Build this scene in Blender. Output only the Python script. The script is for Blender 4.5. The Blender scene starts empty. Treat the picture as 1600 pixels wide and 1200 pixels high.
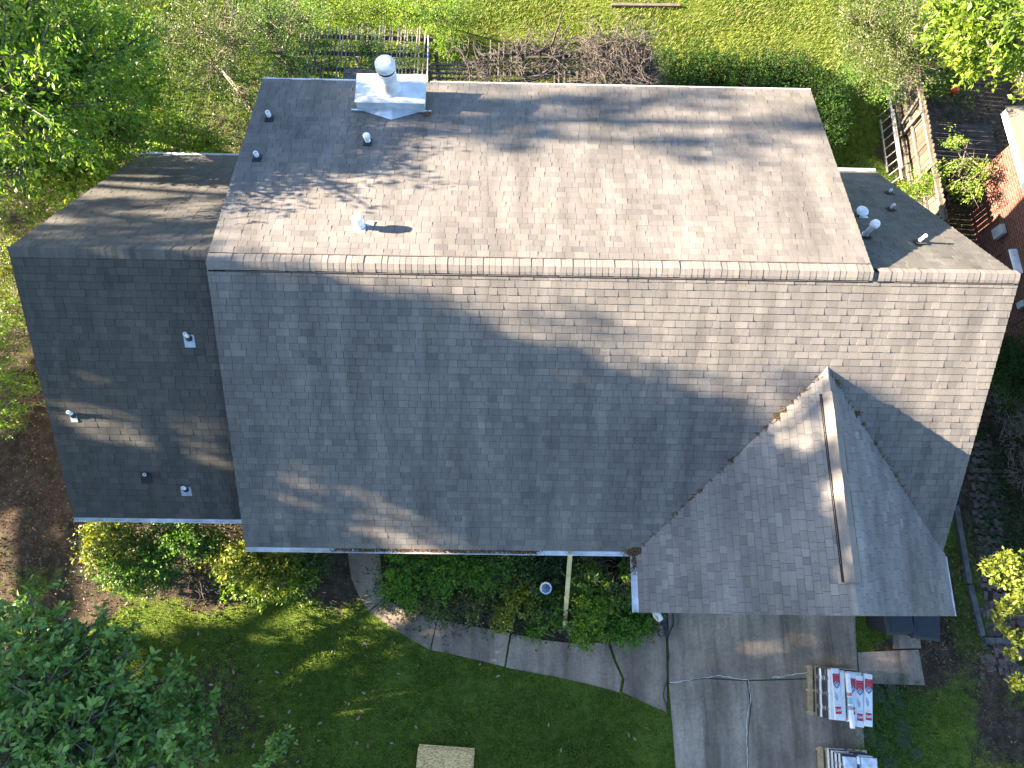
import bpy, math, random
import numpy as np
from mathutils import Vector, Matrix

SC = bpy.context.scene
COL = SC.collection
rad = math.radians
random.seed(7)
RNG = np.random.default_rng(11)

# ------------------------------------------------------------------ camera
CAM_R = np.array([0.9998212, 0.0110824, 0.0153217])
CAM_U = np.array([-0.0150917, 0.9558637, 0.2934226])
CAM_F = np.array([0.0113937, 0.2936014, -0.95586])
CAM_H, CAM_PX = 17.1546, 1128.459
cd = bpy.data.cameras.new("camera"); cam = bpy.data.objects.new("camera", cd); COL.objects.link(cam)
cam.matrix_world = Matrix(((CAM_R[0], CAM_U[0], -CAM_F[0], 0), (CAM_R[1], CAM_U[1], -CAM_F[1], 0),
                           (CAM_R[2], CAM_U[2], -CAM_F[2], CAM_H), (0, 0, 0, 1)))
cd.sensor_width = 36; cd.lens = CAM_PX / 1600 * 36; cd.clip_start = 0.1; cd.clip_end = 600
SC.camera = cam
SC.render.resolution_x, SC.render.resolution_y = 1024, 768

# ------------------------------------------------------------------ light
SUN_EL, SUN_AZ = 20.3, -4.0          # elevation; direction of travel, degrees from +X
w = bpy.data.worlds.new("World"); SC.world = w; w.use_nodes = True
nt = w.node_tree; bg = nt.nodes["Background"]
sky = nt.nodes.new("ShaderNodeTexSky"); sky.sky_type = 'NISHITA'; sky.sun_disc = False
sky.sun_elevation = rad(SUN_EL); sky.sun_rotation = rad(270 + SUN_AZ * -1)
sky.air_density = 1.0; sky.dust_density = 0.6; sky.ozone_density = 2.6
nt.links.new(sky.outputs[0], bg.inputs[0]); bg.inputs[1].default_value = 0.057
sl = bpy.data.lights.new("sun", 'SUN'); sun = bpy.data.objects.new("sun", sl); COL.objects.link(sun)
sl.energy = 5.0; sl.angle = rad(0.5); sl.color = (1.0, 0.83, 0.62)
sd = Vector((math.cos(rad(SUN_EL)) * math.cos(rad(SUN_AZ)), math.cos(rad(SUN_EL)) * math.sin(rad(SUN_AZ)), -math.sin(rad(SUN_EL))))
sun.rotation_euler = sd.to_track_quat('-Z', 'Y').to_euler(); sun.location = (-20, 0, 30)
SC.view_settings.view_transform = 'Standard'; SC.view_settings.look = 'None'
SC.view_settings.exposure = 3.38; SC.view_settings.gamma = 1
SC.cycles.max_bounces = 8; SC.cycles.transparent_max_bounces = 8

# ------------------------------------------------------------------ helpers
def gp(u, v, z=0.0):
    """point of the place at height z, read off the photograph (1600 x 1200 px)"""
    r = CAM_F + (u - 800) / CAM_PX * CAM_R - (v - 600) / CAM_PX * CAM_U
    k = (z - CAM_H) / r[2]
    return Vector((r[0] * k, r[1] * k, z))

def V(*a): return Vector(a)

def tag(o, label=None, cat=None, group=None, kind=None):
    if label: o["label"] = label
    if cat: o["category"] = cat
    if group: o["group"] = group
    if kind: o["kind"] = kind
    return o

def empty(name, loc, label, cat, group=None):
    o = bpy.data.objects.new(name, None); COL.objects.link(o); o.location = loc
    o.empty_display_size = 0.2
    return tag(o, label, cat, group)

ROOTLOC = {}
class MB:
    def __init__(s): s.v = []; s.f = []; s.r = []
    def add(s, vs, fs, rnd=None):
        n = len(s.v); s.v += [tuple(p) for p in vs]
        rr = random.random() if rnd is None else rnd
        for f in fs: s.f.append(tuple(i + n for i in f)); s.r.append(rr)
    def box(s, c, size, rz=0, rnd=None, mat=None):
        x, y, z = size[0] / 2, size[1] / 2, size[2] / 2
        M = mat or Matrix.Rotation(rz, 3, 'Z')
        c = Vector(c)
        vs = [c + M @ Vector(p) for p in ((-x,-y,-z),(x,-y,-z),(x,y,-z),(-x,y,-z),(-x,-y,z),(x,-y,z),(x,y,z),(-x,y,z))]
        s.add(vs, ((3,2,1,0),(4,5,6,7),(0,1,5,4),(1,2,6,5),(2,3,7,6),(3,0,4,7)), rnd)
    def bar(s, p, q, wid, hei, up=(0,0,1), rnd=None):
        p, q = Vector(p), Vector(q); d = q - p; L = d.length; d.normalize()
        u = Vector(up); sd_ = d.cross(u)
        if sd_.length < 1e-4: sd_ = d.cross(Vector((0,1,0)))
        sd_.normalize(); u = sd_.cross(d)
        M = Matrix((d, sd_, u)).transposed()
        s.box((p + q) / 2, (L, wid, hei), rnd=rnd, mat=M)
    def tube(s, pts, radii, seg=6, rnd=None, cap=True):
        pts = [Vector(p) for p in pts]; n = len(pts); vs = []; prev = None
        if not hasattr(radii, '__len__'): radii = [radii] * n
        for i, p in enumerate(pts):
            t = (pts[min(i + 1, n - 1)] - pts[max(i - 1, 0)])
            if t.length < 1e-9: t = Vector((0,0,1))
            t.normalize()
            a = prev if prev is not None else (Vector((1,0,0)) if abs(t.x) < .8 else Vector((0,1,0)))
            b = t.cross(a)
            if b.length < 1e-6: b = t.cross(Vector((0,1,0.3)))
            b.normalize(); a = b.cross(t); prev = a
            for k in range(seg):
                an = 2 * math.pi * k / seg
                vs.append(p + (a * math.cos(an) + b * math.sin(an)) * radii[i])
        fs = []
        for i in range(n - 1):
            for k in range(seg):
                k2 = (k + 1) % seg
                fs.append((i*seg+k, i*seg+k2, (i+1)*seg+k2, (i+1)*seg+k))
        if cap:
            fs.append(tuple(range(seg))[::-1]); fs.append(tuple((n-1)*seg + k for k in range(seg)))
        s.add(vs, fs, rnd)
    def lathe(s, c, prof, seg=24, rnd=None):
        c = Vector(c); vs = []; n = len(prof)
        for r, z in prof:
            for k in range(seg):
                a = 2 * math.pi * k / seg; vs.append(c + Vector((r*math.cos(a), r*math.sin(a), z)))
        fs = []
        for i in range(n-1):
            for k in range(seg):
                k2 = (k+1) % seg
                fs.append((i*seg+k, i*seg+k2, (i+1)*seg+k2, (i+1)*seg+k))
        fs.append(tuple(range(seg))[::-1]); fs.append(tuple((n-1)*seg+k for k in range(seg)))
        s.add(vs, fs, rnd)
    def prism(s, poly, z0, z1, rnd=None):
        n = len(poly)
        vs = [(p[0], p[1], z0) for p in poly] + [(p[0], p[1], z1) for p in poly]
        fs = [tuple(range(n))[::-1], tuple(range(n, 2*n))] + [(i, (i+1) % n, n + (i+1) % n, n + i) for i in range(n)]
        s.add(vs, fs, rnd)
    def sweep(s, prof, a, b, closed=False, rnd=None):
        """profile points (3-D offsets) carried from a to b"""
        n = len(prof); a, b = Vector(a), Vector(b)
        vs = [a + Vector(p) for p in prof] + [b + Vector(p) for p in prof]
        m = n if closed else n - 1
        fs = [(i, (i+1) % n, n + (i+1) % n, n + i) for i in range(m)]
        if closed: fs += [tuple(range(n))[::-1], tuple(range(n, 2*n))]
        s.add(vs, fs, rnd)
    def build(s, name, mat, parent=None, origin=None, smooth=False):
        return from_arrays(name, np.array(s.v, dtype=float), s.f, np.array(s.r), mat, parent, origin, smooth)

def from_arrays(name, v, f, rnd, mat, parent=None, origin=None, smooth=False):
    me = bpy.data.meshes.new(name)
    if parent is not None:
        r = parent
        while r.parent: r = r.parent
        off = np.array(r.location)
    else: off = np.array(origin if origin is not None else (0, 0, 0), dtype=float)
    v = v - off
    if isinstance(f, np.ndarray):
        m, k = f.shape
        me.vertices.add(len(v)); me.vertices.foreach_set("co", v.astype(np.float32).ravel())
        me.loops.add(m * k); me.loops.foreach_set("vertex_index", f.astype(np.int32).ravel())
        me.polygons.add(m); me.polygons.foreach_set("loop_start", np.arange(0, m * k, k, dtype=np.int32))
        try: me.polygons.foreach_set("loop_total", np.full(m, k, dtype=np.int32))
        except Exception: pass
        me.update(calc_edges=True)
    else:
        me.from_pydata(v.tolist(), [], f)
    at = me.attributes.new("rnd", 'FLOAT', 'FACE'); at.data.foreach_set("value", np.asarray(rnd, dtype=np.float32))
    if smooth: me.polygons.foreach_set("use_smooth", [True] * len(me.polygons))
    me.materials.append(mat)
    me.validate()
    o = bpy.data.objects.new(name, me); COL.objects.link(o)
    if parent is not None: o.parent = parent
    else: o.location = tuple(off)
    return o

# ------------------------------------------------------------------ materials
def newmat(name):
    m = bpy.data.materials.new(name); m.use_nodes = True
    t = m.node_tree; b = t.nodes["Principled BSDF"]; return m, t, b
def N(t, typ, **kw):
    n = t.nodes.new(typ)
    for k, v_ in kw.items(): setattr(n, k, v_)
    return n
def ramp(t, fac, stops):
    r = N(t, "ShaderNodeValToRGB"); e = r.color_ramp.elements
    while len(e) < len(stops): e.new(0.5)
    for el, (p, c) in zip(e, stops): el.position = p; el.color = (*c, 1)
    t.links.new(fac, r.inputs[0]); return r.outputs[0]
def noise(t, vec, scale, detail=4, rough=0.55, dim='3D'):
    n = N(t, "ShaderNodeTexNoise"); n.inputs["Scale"].default_value = scale; n.inputs["Detail"].default_value = detail
    n.inputs["Roughness"].default_value = rough
    if vec is not None: t.links.new(vec, n.inputs["Vector"])
    return n.outputs["Fac"]
def mix(t, fac, a, b, mode='MIX'):
    n = N(t, "ShaderNodeMix", data_type='RGBA', blend_type=mode)
    for sock, val in ((n.inputs[0], fac), (n.inputs[6], a), (n.inputs[7], b)):
        if isinstance(val, (int, float)): sock.default_value = val
        elif isinstance(val, tuple): sock.default_value = (*val, 1)
        else: t.links.new(val, sock)
    return n.outputs[2]
def scaled(t, vec, sx, sy, sz):
    m = N(t, "ShaderNodeMapping"); m.inputs["Scale"].default_value = (sx, sy, sz); t.links.new(vec, m.inputs[0]); return m.outputs[0]
def math_(t, op, a, b=0.0):
    n = N(t, "ShaderNodeMath", operation=op)
    for i, val in enumerate((a, b)):
        if isinstance(val, (int, float)): n.inputs[i].default_value = val
        else: t.links.new(val, n.inputs[i])
    return n.outputs[0]
def bump(t, b, h, strength=0.3, dist=0.01):
    n = N(t, "ShaderNodeBump"); n.inputs["Strength"].default_value = strength; n.inputs["Distance"].default_value = dist
    t.links.new(h, n.inputs["Height"]); t.links.new(n.outputs[0], b.inputs["Normal"])
def ocoord(t): return N(t, "ShaderNodeTexCoord").outputs["Object"]
def attr(t, name="rnd"): return N(t, "ShaderNodeAttribute", attribute_name=name).outputs["Fac"]

def simple(name, col, rough=0.6, metal=0.0, vary=0.25, scale=8, bumpy=0.0, dirt=None):
    m, t, b = newmat(name); c = ocoord(t)
    n = noise(t, c, scale, 5)
    lo = tuple(x * (1 - vary) for x in col); hi = tuple(min(1, x * (1 + vary)) for x in col)
    out = ramp(t, n, [(0.3, lo), (0.7, hi)])
    if dirt:
        d = noise(t, c, scale * 0.35, 6, 0.7)
        d2 = N(t, "ShaderNodeMapRange"); d2.inputs[1].default_value = 0.5; d2.inputs[2].default_value = 0.75; t.links.new(d, d2.inputs[0])
        out = mix(t, d2.outputs[0], out, dirt)
    t.links.new(out, b.inputs["Base Color"]); b.inputs["Roughness"].default_value = rough; b.inputs["Metallic"].default_value = metal
    if bumpy: bump(t, b, noise(t, c, scale * 6, 4), bumpy, 0.01)
    return m

def shingle_mat(name, stops, streak=0.36):
    m, t, b = newmat(name); c = ocoord(t)
    a = attr(t)
    col = ramp(t, a, stops)
    st = noise(t, scaled(t, c, 2.2, 0.35, 0.35), 1.0, 4, 0.6)
    str_ = ramp(t, st, [(0.3, (1 - streak,) * 3), (0.7, (1 + streak * .3,) * 3)])
    col = mix(t, 1.0, col, str_, 'MULTIPLY')
    wr = noise(t, c, .9, 6, .68)
    col = mix(t, 1.0, col, ramp(t, wr, [(.3, (.86, .87, .885)), (.5, (1.0, 1.0, 1.0)), (.72, (1.12, 1.11, 1.08))]), 'MULTIPLY')
    g = noise(t, c, 120, 2)
    gr = ramp(t, g, [(0.3, (0.72,) * 3), (0.7, (1.25,) * 3)])
    col = mix(t, 1.0, col, gr, 'MULTIPLY')
    t.links.new(col, b.inputs["Base Color"]); b.inputs["Roughness"].default_value = 0.93
    b.inputs["Specular IOR Level"].default_value = 0.25
    bump(t, b, g, 0.35, 0.004)
    return m

def leaf_mat(name, stops, trans=0.35, rough=0.5, spec=0.4):
    m, t, b = newmat(name)
    col = ramp(t, attr(t), stops)
    t.links.new(col, b.inputs["Base Color"]); b.inputs["Roughness"].default_value = rough
    b.inputs["Specular IOR Level"].default_value = spec
    tr = N(t, "ShaderNodeBsdfTranslucent")
    tc = mix(t, 1.0, col, (1.25, 1.35, 0.55), 'MULTIPLY'); t.links.new(tc, tr.inputs[0])
    mx = N(t, "ShaderNodeMixShader"); mx.inputs[0].default_value = trans
    t.links.new(b.outputs[0], mx.inputs[1]); t.links.new(tr.outputs[0], mx.inputs[2])
    t.links.new(mx.outputs[0], t.nodes["Material Output"].inputs[0])
    return m

M = {}
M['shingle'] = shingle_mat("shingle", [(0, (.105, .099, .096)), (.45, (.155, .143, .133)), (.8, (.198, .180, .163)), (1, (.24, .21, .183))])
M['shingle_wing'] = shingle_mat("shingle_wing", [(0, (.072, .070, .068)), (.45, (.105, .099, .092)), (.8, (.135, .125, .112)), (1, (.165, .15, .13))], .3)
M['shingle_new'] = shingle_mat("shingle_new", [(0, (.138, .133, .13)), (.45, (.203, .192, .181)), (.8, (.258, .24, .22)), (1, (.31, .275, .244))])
M['shingle_shaded'] = shingle_mat("shingle_shaded", [(0, (.050, .050, .048)), (.45, (.074, .071, .064)), (.8, (.098, .092, .080)), (1, (.125, .115, .097))], .35)  # darker base stands in for deep shade on wing front and neighbour roof
M['shingle_cap'] = shingle_mat("shingle_cap", [(0, (.145, .132, .123)), (.5, (.18, .164, .15)), (1, (.23, .20, .178))], .15)
M['under'] = simple("underlay", (.018, .018, .02), .95)
M['white'] = simple("white_paint", (.78, .79, .80), .45, dirt=(.42, .38, .31), scale=3)
M['whitemetal'] = simple("white_metal", (.58, .60, .61), .45, dirt=(.36, .37, .35), scale=3.5)
M['galv'] = simple("galvanised", (.55, .60, .63), .38, .65, .2, 5)
M['lead'] = simple("flashing", (.30, .36, .42), .5, .3, .2, 10)
M['pvc'] = simple("pvc", (.80, .82, .84), .4)
M['void'] = simple('dark_gap', (.004, .004, .005), .9)
M['edge'] = simple('vent_edge', (.13, .105, .09), .7)
M['slat'] = simple('slat_wood', (.22, .195, .16), .85, vary=.35, scale=5)
M['black'] = simple("black_rubber", (.02, .021, .024), .6)
M['siding'] = simple("siding", (.55, .53, .48), .7)
M['wood'] = simple("weathered_wood", (.115, .097, .076), .85, vary=.35, scale=5, bumpy=.3)
M['woodgrey'] = simple("grey_wood", (.10, .09, .078), .9, vary=.4, scale=6, bumpy=.3)
M['timber'] = simple("old_timber", (.085, .085, .08), .9, vary=.4, scale=6, bumpy=.4)
M['pine'] = simple("pine_board", (.50, .42, .22), .75, vary=.2, scale=4)
M['pallet'] = simple("pallet_wood", (.45, .33, .19), .8, vary=.3, scale=7)
M['alu'] = simple("aluminium", (.62, .64, .66), .35, .8, .1)
M['bark'] = simple("bark", (.07, .06, .05), .9, vary=.5, scale=9, bumpy=.6)
M['barkpale'] = simple("pale_bark", (.15, .125, .10), .9, vary=.4, scale=12, bumpy=.4)
M['vine'] = simple("dead_vine", (.066, .055, .048), .95, vary=.55, scale=4)
M['bin'] = simple("bin_plastic", (.016, .02, .028), .5)
M['brickdark'] = None

def brick_mat(name, c1, c2, mortar, sw=.21, sh=.075, axis='X'):
    m, t, b = newmat(name); c = ocoord(t)
    sep = N(t, "ShaderNodeSeparateXYZ"); t.links.new(c, sep.inputs[0])
    cmb = N(t, "ShaderNodeCombineXYZ")
    t.links.new(sep.outputs['Y' if axis == 'X' else 'X'], cmb.inputs[0]); t.links.new(sep.outputs['Z' if axis != 'Z' else 'Y'], cmb.inputs[1])
    br = N(t, "ShaderNodeTexBrick"); t.links.new(cmb.outputs[0], br.inputs[0])
    br.inputs["Scale"].default_value = 1; br.inputs["Brick Width"].default_value = sw; br.inputs["Row Height"].default_value = sh
    br.inputs["Mortar Size"].default_value = .008; br.inputs["Color1"].default_value = (*c1, 1); br.inputs["Color2"].default_value = (*c2, 1)
    br.inputs["Mortar"].default_value = (*mortar, 1); br.inputs["Bias"].default_value = 0.0
    n = noise(t, c, 7, 5); col = mix(t, 1.0, br.outputs[0], ramp(t, n, [(.25, (.6, .6, .6)), (.75, (1.3, 1.3, 1.3))]), 'MULTIPLY')
    t.links.new(col, b.inputs["Base Color"]); b.inputs["Roughness"].default_value = .9
    bump(t, b, math_(t, 'SUBTRACT', 1.0, br.outputs["Fac"]), .6, .01)
    return m
M['brick'] = brick_mat("red_brick", (.135, .036, .02), (.085, .027, .017), (.15, .12, .10))

def concrete_mat(name, base, stain=.5):
    m, t, b = newmat(name); c = ocoord(t)
    n1 = noise(t, c, .7, 6, .65); n2 = noise(t, c, 14, 5, .7); n3 = noise(t, scaled(t, c, 1.6, .22, 1), 1.0, 4, .6)
    col = ramp(t, n1, [(.3, tuple(x * .62 for x in base)), (.7, tuple(x * 1.25 for x in base))])
    col = mix(t, 1.0, col, ramp(t, n3, [(.36, (1 - stain,) * 3), (.62, (1.1,) * 3)]), 'MULTIPLY')
    col = mix(t, 1.0, col, ramp(t, n2, [(.3, (.78,) * 3), (.7, (1.18,) * 3)]), 'MULTIPLY')
    n5 = noise(t, scaled(t, c, 2.6, .16, 1), 1.0, 5, .65)
    col = mix(t, 1.0, col, ramp(t, n5, [(.34, (1 - stain*.9, 1 - stain*.92, 1 - stain*.95)), (.5, (1.0,) * 3)]), 'MULTIPLY')
    n6 = noise(t, c, 2.4, 7, .75)
    col = mix(t, ramp(t, n6, [(.55, (0, 0, 0)), (.72, (.55, .55, .55))]), col, (base[0]*.62, base[1]*.5, base[2]*.36))
    sp = noise(t, c, 32, 2)
    col = mix(t, ramp(t, sp, [(.66, (0, 0, 0)), (.72, (.7, .7, .7))]), col, tuple(x * .3 for x in base))
    t.links.new(col, b.inputs["Base Color"]); b.inputs["Roughness"].default_value = .9
    bump(t, b, n2, .25, .006)
    return m
M['drive'] = concrete_mat("driveway_concrete", (.32, .255, .195), .5)
M['walk'] = concrete_mat("walk_concrete", (.27, .212, .16), .4)
M['slate'] = concrete_mat("stone", (.085, .085, .085), .2)
M['seal'] = simple("crack_sealant", (.66, .66, .65), .7)

# ground: soil and grass by a painted mask of where grass grows
def ground_mat():
    m, t, b = newmat("ground"); c = ocoord(t)
    n1 = noise(t, c, .5, 6, .65); n2 = noise(t, c, 5, 6, .7); n3 = noise(t, c, 42, 3, .6)
    soil = ramp(t, n2, [(.25, (.028, .020, .014)), (.5, (.062, .046, .033)), (.8, (.125, .10, .075))])
    gr = ramp(t, n2, [(.2, (.038, .060, .010)), (.5, (.082, .122, .018)), (.8, (.145, .175, .03))])
    straw = ramp(t, n3, [(.3, (.085, .12, .016)), (.7, (.21, .21, .036))])
    dry = attr(t, "dry")
    gr = mix(t, math_(t, 'MULTIPLY', dry, ramp(t, n1, [(.35, (0.1,) * 3), (.62, (.9,) * 3)])), gr, straw)
    gmask = math_(t, 'ADD', attr(t, "grass"), math_(t, 'MULTIPLY', math_(t, 'SUBTRACT', n2, .5), 1.1))
    k = N(t, "ShaderNodeMapRange"); k.inputs[1].default_value = .4; k.inputs[2].default_value = .62; t.links.new(gmask, k.inputs[0])
    col = mix(t, k.outputs[0], soil, gr)
    n4 = noise(t, c, 1.6, 5, .7)
    col = mix(t, 1.0, col, ramp(t, n4, [(.3, (.62, .66, .6)), (.5, (1.0, 1.0, 1.0)), (.7, (1.3, 1.2, 1.15))]), 'MULTIPLY')
    col = mix(t, 1.0, col, ramp(t, n3, [(.3, (.45,) * 3), (.7, (1.5,) * 3)]), 'MULTIPLY')
    t.links.new(col, b.inputs["Base Color"]); b.inputs["Roughness"].default_value = 1.0; b.inputs["Specular IOR Level"].default_value = .1
    bump(t, b, n3, .8, .03)
    return m
M['ground'] = ground_mat()
# ------------------------------------------------------------------ ground sheet
def build_ground():
    def axis(a, b, st, far):
        return np.concatenate([[-far, -far*.5, -far*.25], np.arange(a, b + st/2, st), [far*.25, far*.5, far]])
    xs = axis(-17, 18, .16, 220.); ys = axis(-9, 21, .16, 220.)
    X, Y = np.meshgrid(xs, ys); n, m = X.shape
    rr = np.random.default_rng(3)
    def sm(sig):   # smooth random field
        a = rr.normal(size=(n // sig + 3, m // sig + 3))
        yi = np.linspace(0, a.shape[0] - 1.01, n); xi = np.linspace(0, a.shape[1] - 1.01, m)
        y0 = yi.astype(int); x0 = xi.astype(int); fy = (yi - y0)[:, None]; fx = (xi - x0)[None]
        fy = fy*fy*(3-2*fy); fx = fx*fx*(3-2*fx)
        return a[y0][:, x0]*(1-fy)*(1-fx) + a[y0+1][:, x0]*fy*(1-fx) + a[y0][:, x0+1]*(1-fy)*fx + a[y0+1][:, x0+1]*fy*fx
    f1, f2 = sm(14), sm(5)
    g = np.ones_like(X) * .85 + .10 * f1
    def blob(cx, cy, rx, ry, amt):
        d = np.sqrt(((X-cx)/rx)**2 + ((Y-cy)/ry)**2) + .22 * f2
        return amt * np.clip(1.35 - d, 0, 1)
    g -= blob(-10.6, 3.4, 2.4, 3.6, 1.3)       # bare soil left of the house
    g -= blob(-9.0, .6, 1.6, 1.0, .6)
    g -= blob(-6.0, -2.3, 1.5, 2.2, .45)
    g -= blob(11.3, -1.3, 2.2, 1.3, .45) + blob(9.7, .6, .8, 1.6, 1.0)
    g -= blob(9.3, -1.4, .9, .8, .35) + blob(10.8, -2.8, 1.4, .9, .35)
    g -= blob(14.5, 12.2, 3.4, 2.6, .9) + blob(11.5, 8.0, .9, 5.0, .8)
    g -= blob(.7, .3, 4.6, 1.0, 1.5) + blob(-6.6, 1.0, 3.4, 1.1, 1.2)
    g -= blob(-13.0, 11.0, 2.5, 4.0, .8) + blob(-8.0, 12.0, 2.5, 1.8, .35)
    g -= blob(11.6, 3.0, 1.3, 4.5, 1.0)
    g = np.clip(g, 0, 1)
    dry = np.clip((Y - 11.5) / 2.0, 0, 1) * np.clip((X + 5.5) / 2.5, 0, 1) * np.clip((11 - X) / 1.5, 0, 1)
    Z = .02 * f2 * (Y < 30) - .012 * (g < .3)
    inner = (np.abs(X) < 20) & (np.abs(Y) < 25)
    Z = np.where(inner, np.clip(Z, -.035, .02), -.02) - .02
    v = np.stack([X, Y, Z], -1).reshape(-1, 3)
    i = np.arange(n * m).reshape(n, m)
    f = np.stack([i[:-1, :-1], i[:-1, 1:], i[1:, 1:], i[1:, :-1]], -1).reshape(-1, 4)
    o = from_arrays("ground", v, f, np.zeros(len(f)), M['ground'], smooth=True)
    for nm, arr in (("grass", g), ("dry", dry)):
        at = o.data.attributes.new(nm, 'FLOAT', 'POINT'); at.data.foreach_set("value", arr.astype(np.float32).ravel())
    tag(o, kind="structure")
    return xs, ys, g, dry
GX, GY_, GMASK, GDRY = build_ground()
def gmask(x, y, arr=None):
    arr = GMASK if arr is None else arr
    ix = np.clip(np.searchsorted(GX, x), 0, len(GX) - 1); iy = np.clip(np.searchsorted(GY_, y), 0, len(GY_) - 1)
    return arr[iy, ix]

# ------------------------------------------------------------------ the house
XL, XD, XR, YF, YR, YD, YB = -5.0043, 6.2092, 8.7067, 1.0469, 5.4408, 10.2024, 9.9046
ZR, ZF, ZD, ZB = 6.1546, 2.65, 4.8351, 2.4475
XW, WYR, WZR, WYF, WZF, WYB, WZB = -8.4012, 5.6784, 6.0545, 1.5688, 2.708, 9.804, 2.740
G1, GR, G2, GY, GZ, GRZ = 2.6613, 5.732, 8.7601, -.0949, 2.6475, 5.0799
house = empty("house", (1.0, 5.0, 0), "house with weathered grey-brown shingle roof, white gutters and a front garage gable", "house")

def clip_poly(poly, clip):
    """convex clip (both counter-clockwise)"""
    out = poly
    for i in range(len(clip)):
        ax, ay = clip[i]; bx, by = clip[(i+1) % len(clip)]
        inp, out = out, []
        if not inp: return []
        side = lambda p: (bx-ax)*(p[1]-ay) - (by-ay)*(p[0]-ax)
        for j in range(len(inp)):
            p, q = inp[j], inp[(j+1) % len(inp)]
            sp, sq = side(p), side(q)
            if sp >= 0: out.append(p)
            if (sp >= 0) != (sq >= 0):
                k = sp / (sp - sq); out.append((p[0] + (q[0]-p[0])*k, p[1] + (q[1]-p[1])*k))
    return out

def roof_slope(origin, a, b, poly, mat, exposure=.132, seed=0, label=None, deck=.11, wmin=.12, wmax=.27):
    """courses of separate laminated tabs; a runs along the eave, b up the slope, poly is the slope outline in (a, b)"""
    rnd = random.Random(seed)
    O, a, b = Vector(origin), Vector(a).normalized(), Vector(b).normalized(); n = a.cross(b).normalized()
    if n.z < 0: n = -n
    flip = a.cross(b).z < 0
    mb = MB(); bmax = max(p[1] for p in poly); a0 = min(p[0] for p in poly); a1 = max(p[0] for p in poly)
    row = 0; bb = -.012
    while bb < bmax:
        x = a0 - rnd.random() * .3; run = rnd.random(); jit = rnd.uniform(-.0025, .0025)
        while x < a1:
            wd = rnd.uniform(wmin, wmax)
            hi = rnd.random() < .55
            t0 = (rnd.uniform(.0135, .018) if hi else rnd.uniform(.009, .012))
            g = .0026
            dv = rnd.uniform(-.003, .003)
            base = .53 + rnd.gauss(0, .095) + (.06 if hi else -.05)
            if rnd.random() < .025: base += .16
            if rnd.random() < .03: base -= .16
            # exposed tab, then a darker granule band painting the shade line below the next course
            ys = (bb+jit+dv, bb+exposure-.013, bb+exposure+.006)
            for part in (0, 1):
                q = [(x+g, ys[part]), (x+wd-g, ys[part]), (x+wd-g, ys[part+1]), (x+g, ys[part+1])]
                c = clip_poly(q, poly)
                if len(c) < 3: continue
                vs = []
                for (pa, pb) in c:
                    h = t0 + (.0015 - t0) * min(1, max(0, (pb - bb) / exposure))
                    vs.append(O + a*pa + b*pb + n*h)
                k = len(c)
                for (pa, pb) in c: vs.append(O + a*pa + b*pb - n*.004)
                top = tuple(range(k)); fs = [top if not flip else top[::-1]]
                for i in range(k):
                    if part == 1 and i == 0: continue
                    if part == 0 and i == 2: continue
                    j = (i+1) % k; fq = (i, i+k, j+k, j); fs.append(fq if not flip else fq[::-1])
                mb.add(vs, fs, min(1, max(0, base if part == 0 else base*.3 - .1)))
            x += wd
        bb += exposure; row += 1
    o = mb.build("roof_slope", mat, house)
    if label: o["label"] = label
    d = MB(); k = len(poly)
    vs = [O + a*p[0] + b*p[1] - n*.002 for p in poly] + [O + a*p[0] + b*p[1] - n*deck for p in poly]
    fs = [tuple(range(k)), tuple(range(k, 2*k))[::-1]] + [(i, i+k, (i+1) % k + k, (i+1) % k) for i in range(k)]
    if flip: fs = [f[::-1] for f in fs]
    d.add(vs, fs); d.build("roof_deck", M['under'], o)
    return o

def slope_x(x0, x1, ye, ze, yr, zr, mat, seed, label=None, **k):
    """slope whose eave runs along X"""
    L = math.hypot(yr-ye, zr-ze)
    b = V(0, (yr-ye)/L, (zr-ze)/L)
    return roof_slope((x0, ye, ze), (1,0,0), b, [(0,0),(x1-x0,0),(x1-x0,L),(0,L)], mat, seed=seed, label=label, **k), L

slope_x(XL, XR, YF, ZF, YR, ZR, M['shingle'], 1, "long front roof slope, mostly in shade")
slope_x(XL, XD, YD, ZD, YR, ZR, M['shingle'], 2, "shallow sunlit back roof slope with dappled shade")
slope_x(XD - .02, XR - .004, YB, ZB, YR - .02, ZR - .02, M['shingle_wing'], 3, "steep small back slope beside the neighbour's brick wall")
slope_x(XW, XL + .12, WYF, WZF, WYR, WZR, M['shingle_shaded'], 4, "lower wing front slope in blue shade")
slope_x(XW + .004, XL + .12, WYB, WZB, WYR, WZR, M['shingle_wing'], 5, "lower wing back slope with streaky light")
# garage gable: eaves run along Y, clipped at the valleys
mp = (ZR - ZF) / (YR - YF)
YP = YF + (GRZ - ZF) / mp
for (xe, sg, sd_) in ((G1, 1, 6), (G2, -1, 7)):
    run = abs(GR - xe); L = math.hypot(run, GRZ - GZ)
    b = V(sg * run / L, 0, (GRZ - GZ) / L)
    poly = [(0, 0), (YF - GY + .03, 0), (YP - GY + .03, L), (0, L)]
    roof_slope((xe, GY, GZ), (0, 1, 0), b, poly, M['shingle_new'], seed=sd_, label="garage gable slope facing the lawn" if sg > 0 else "garage gable slope on the neighbour's side")

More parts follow.
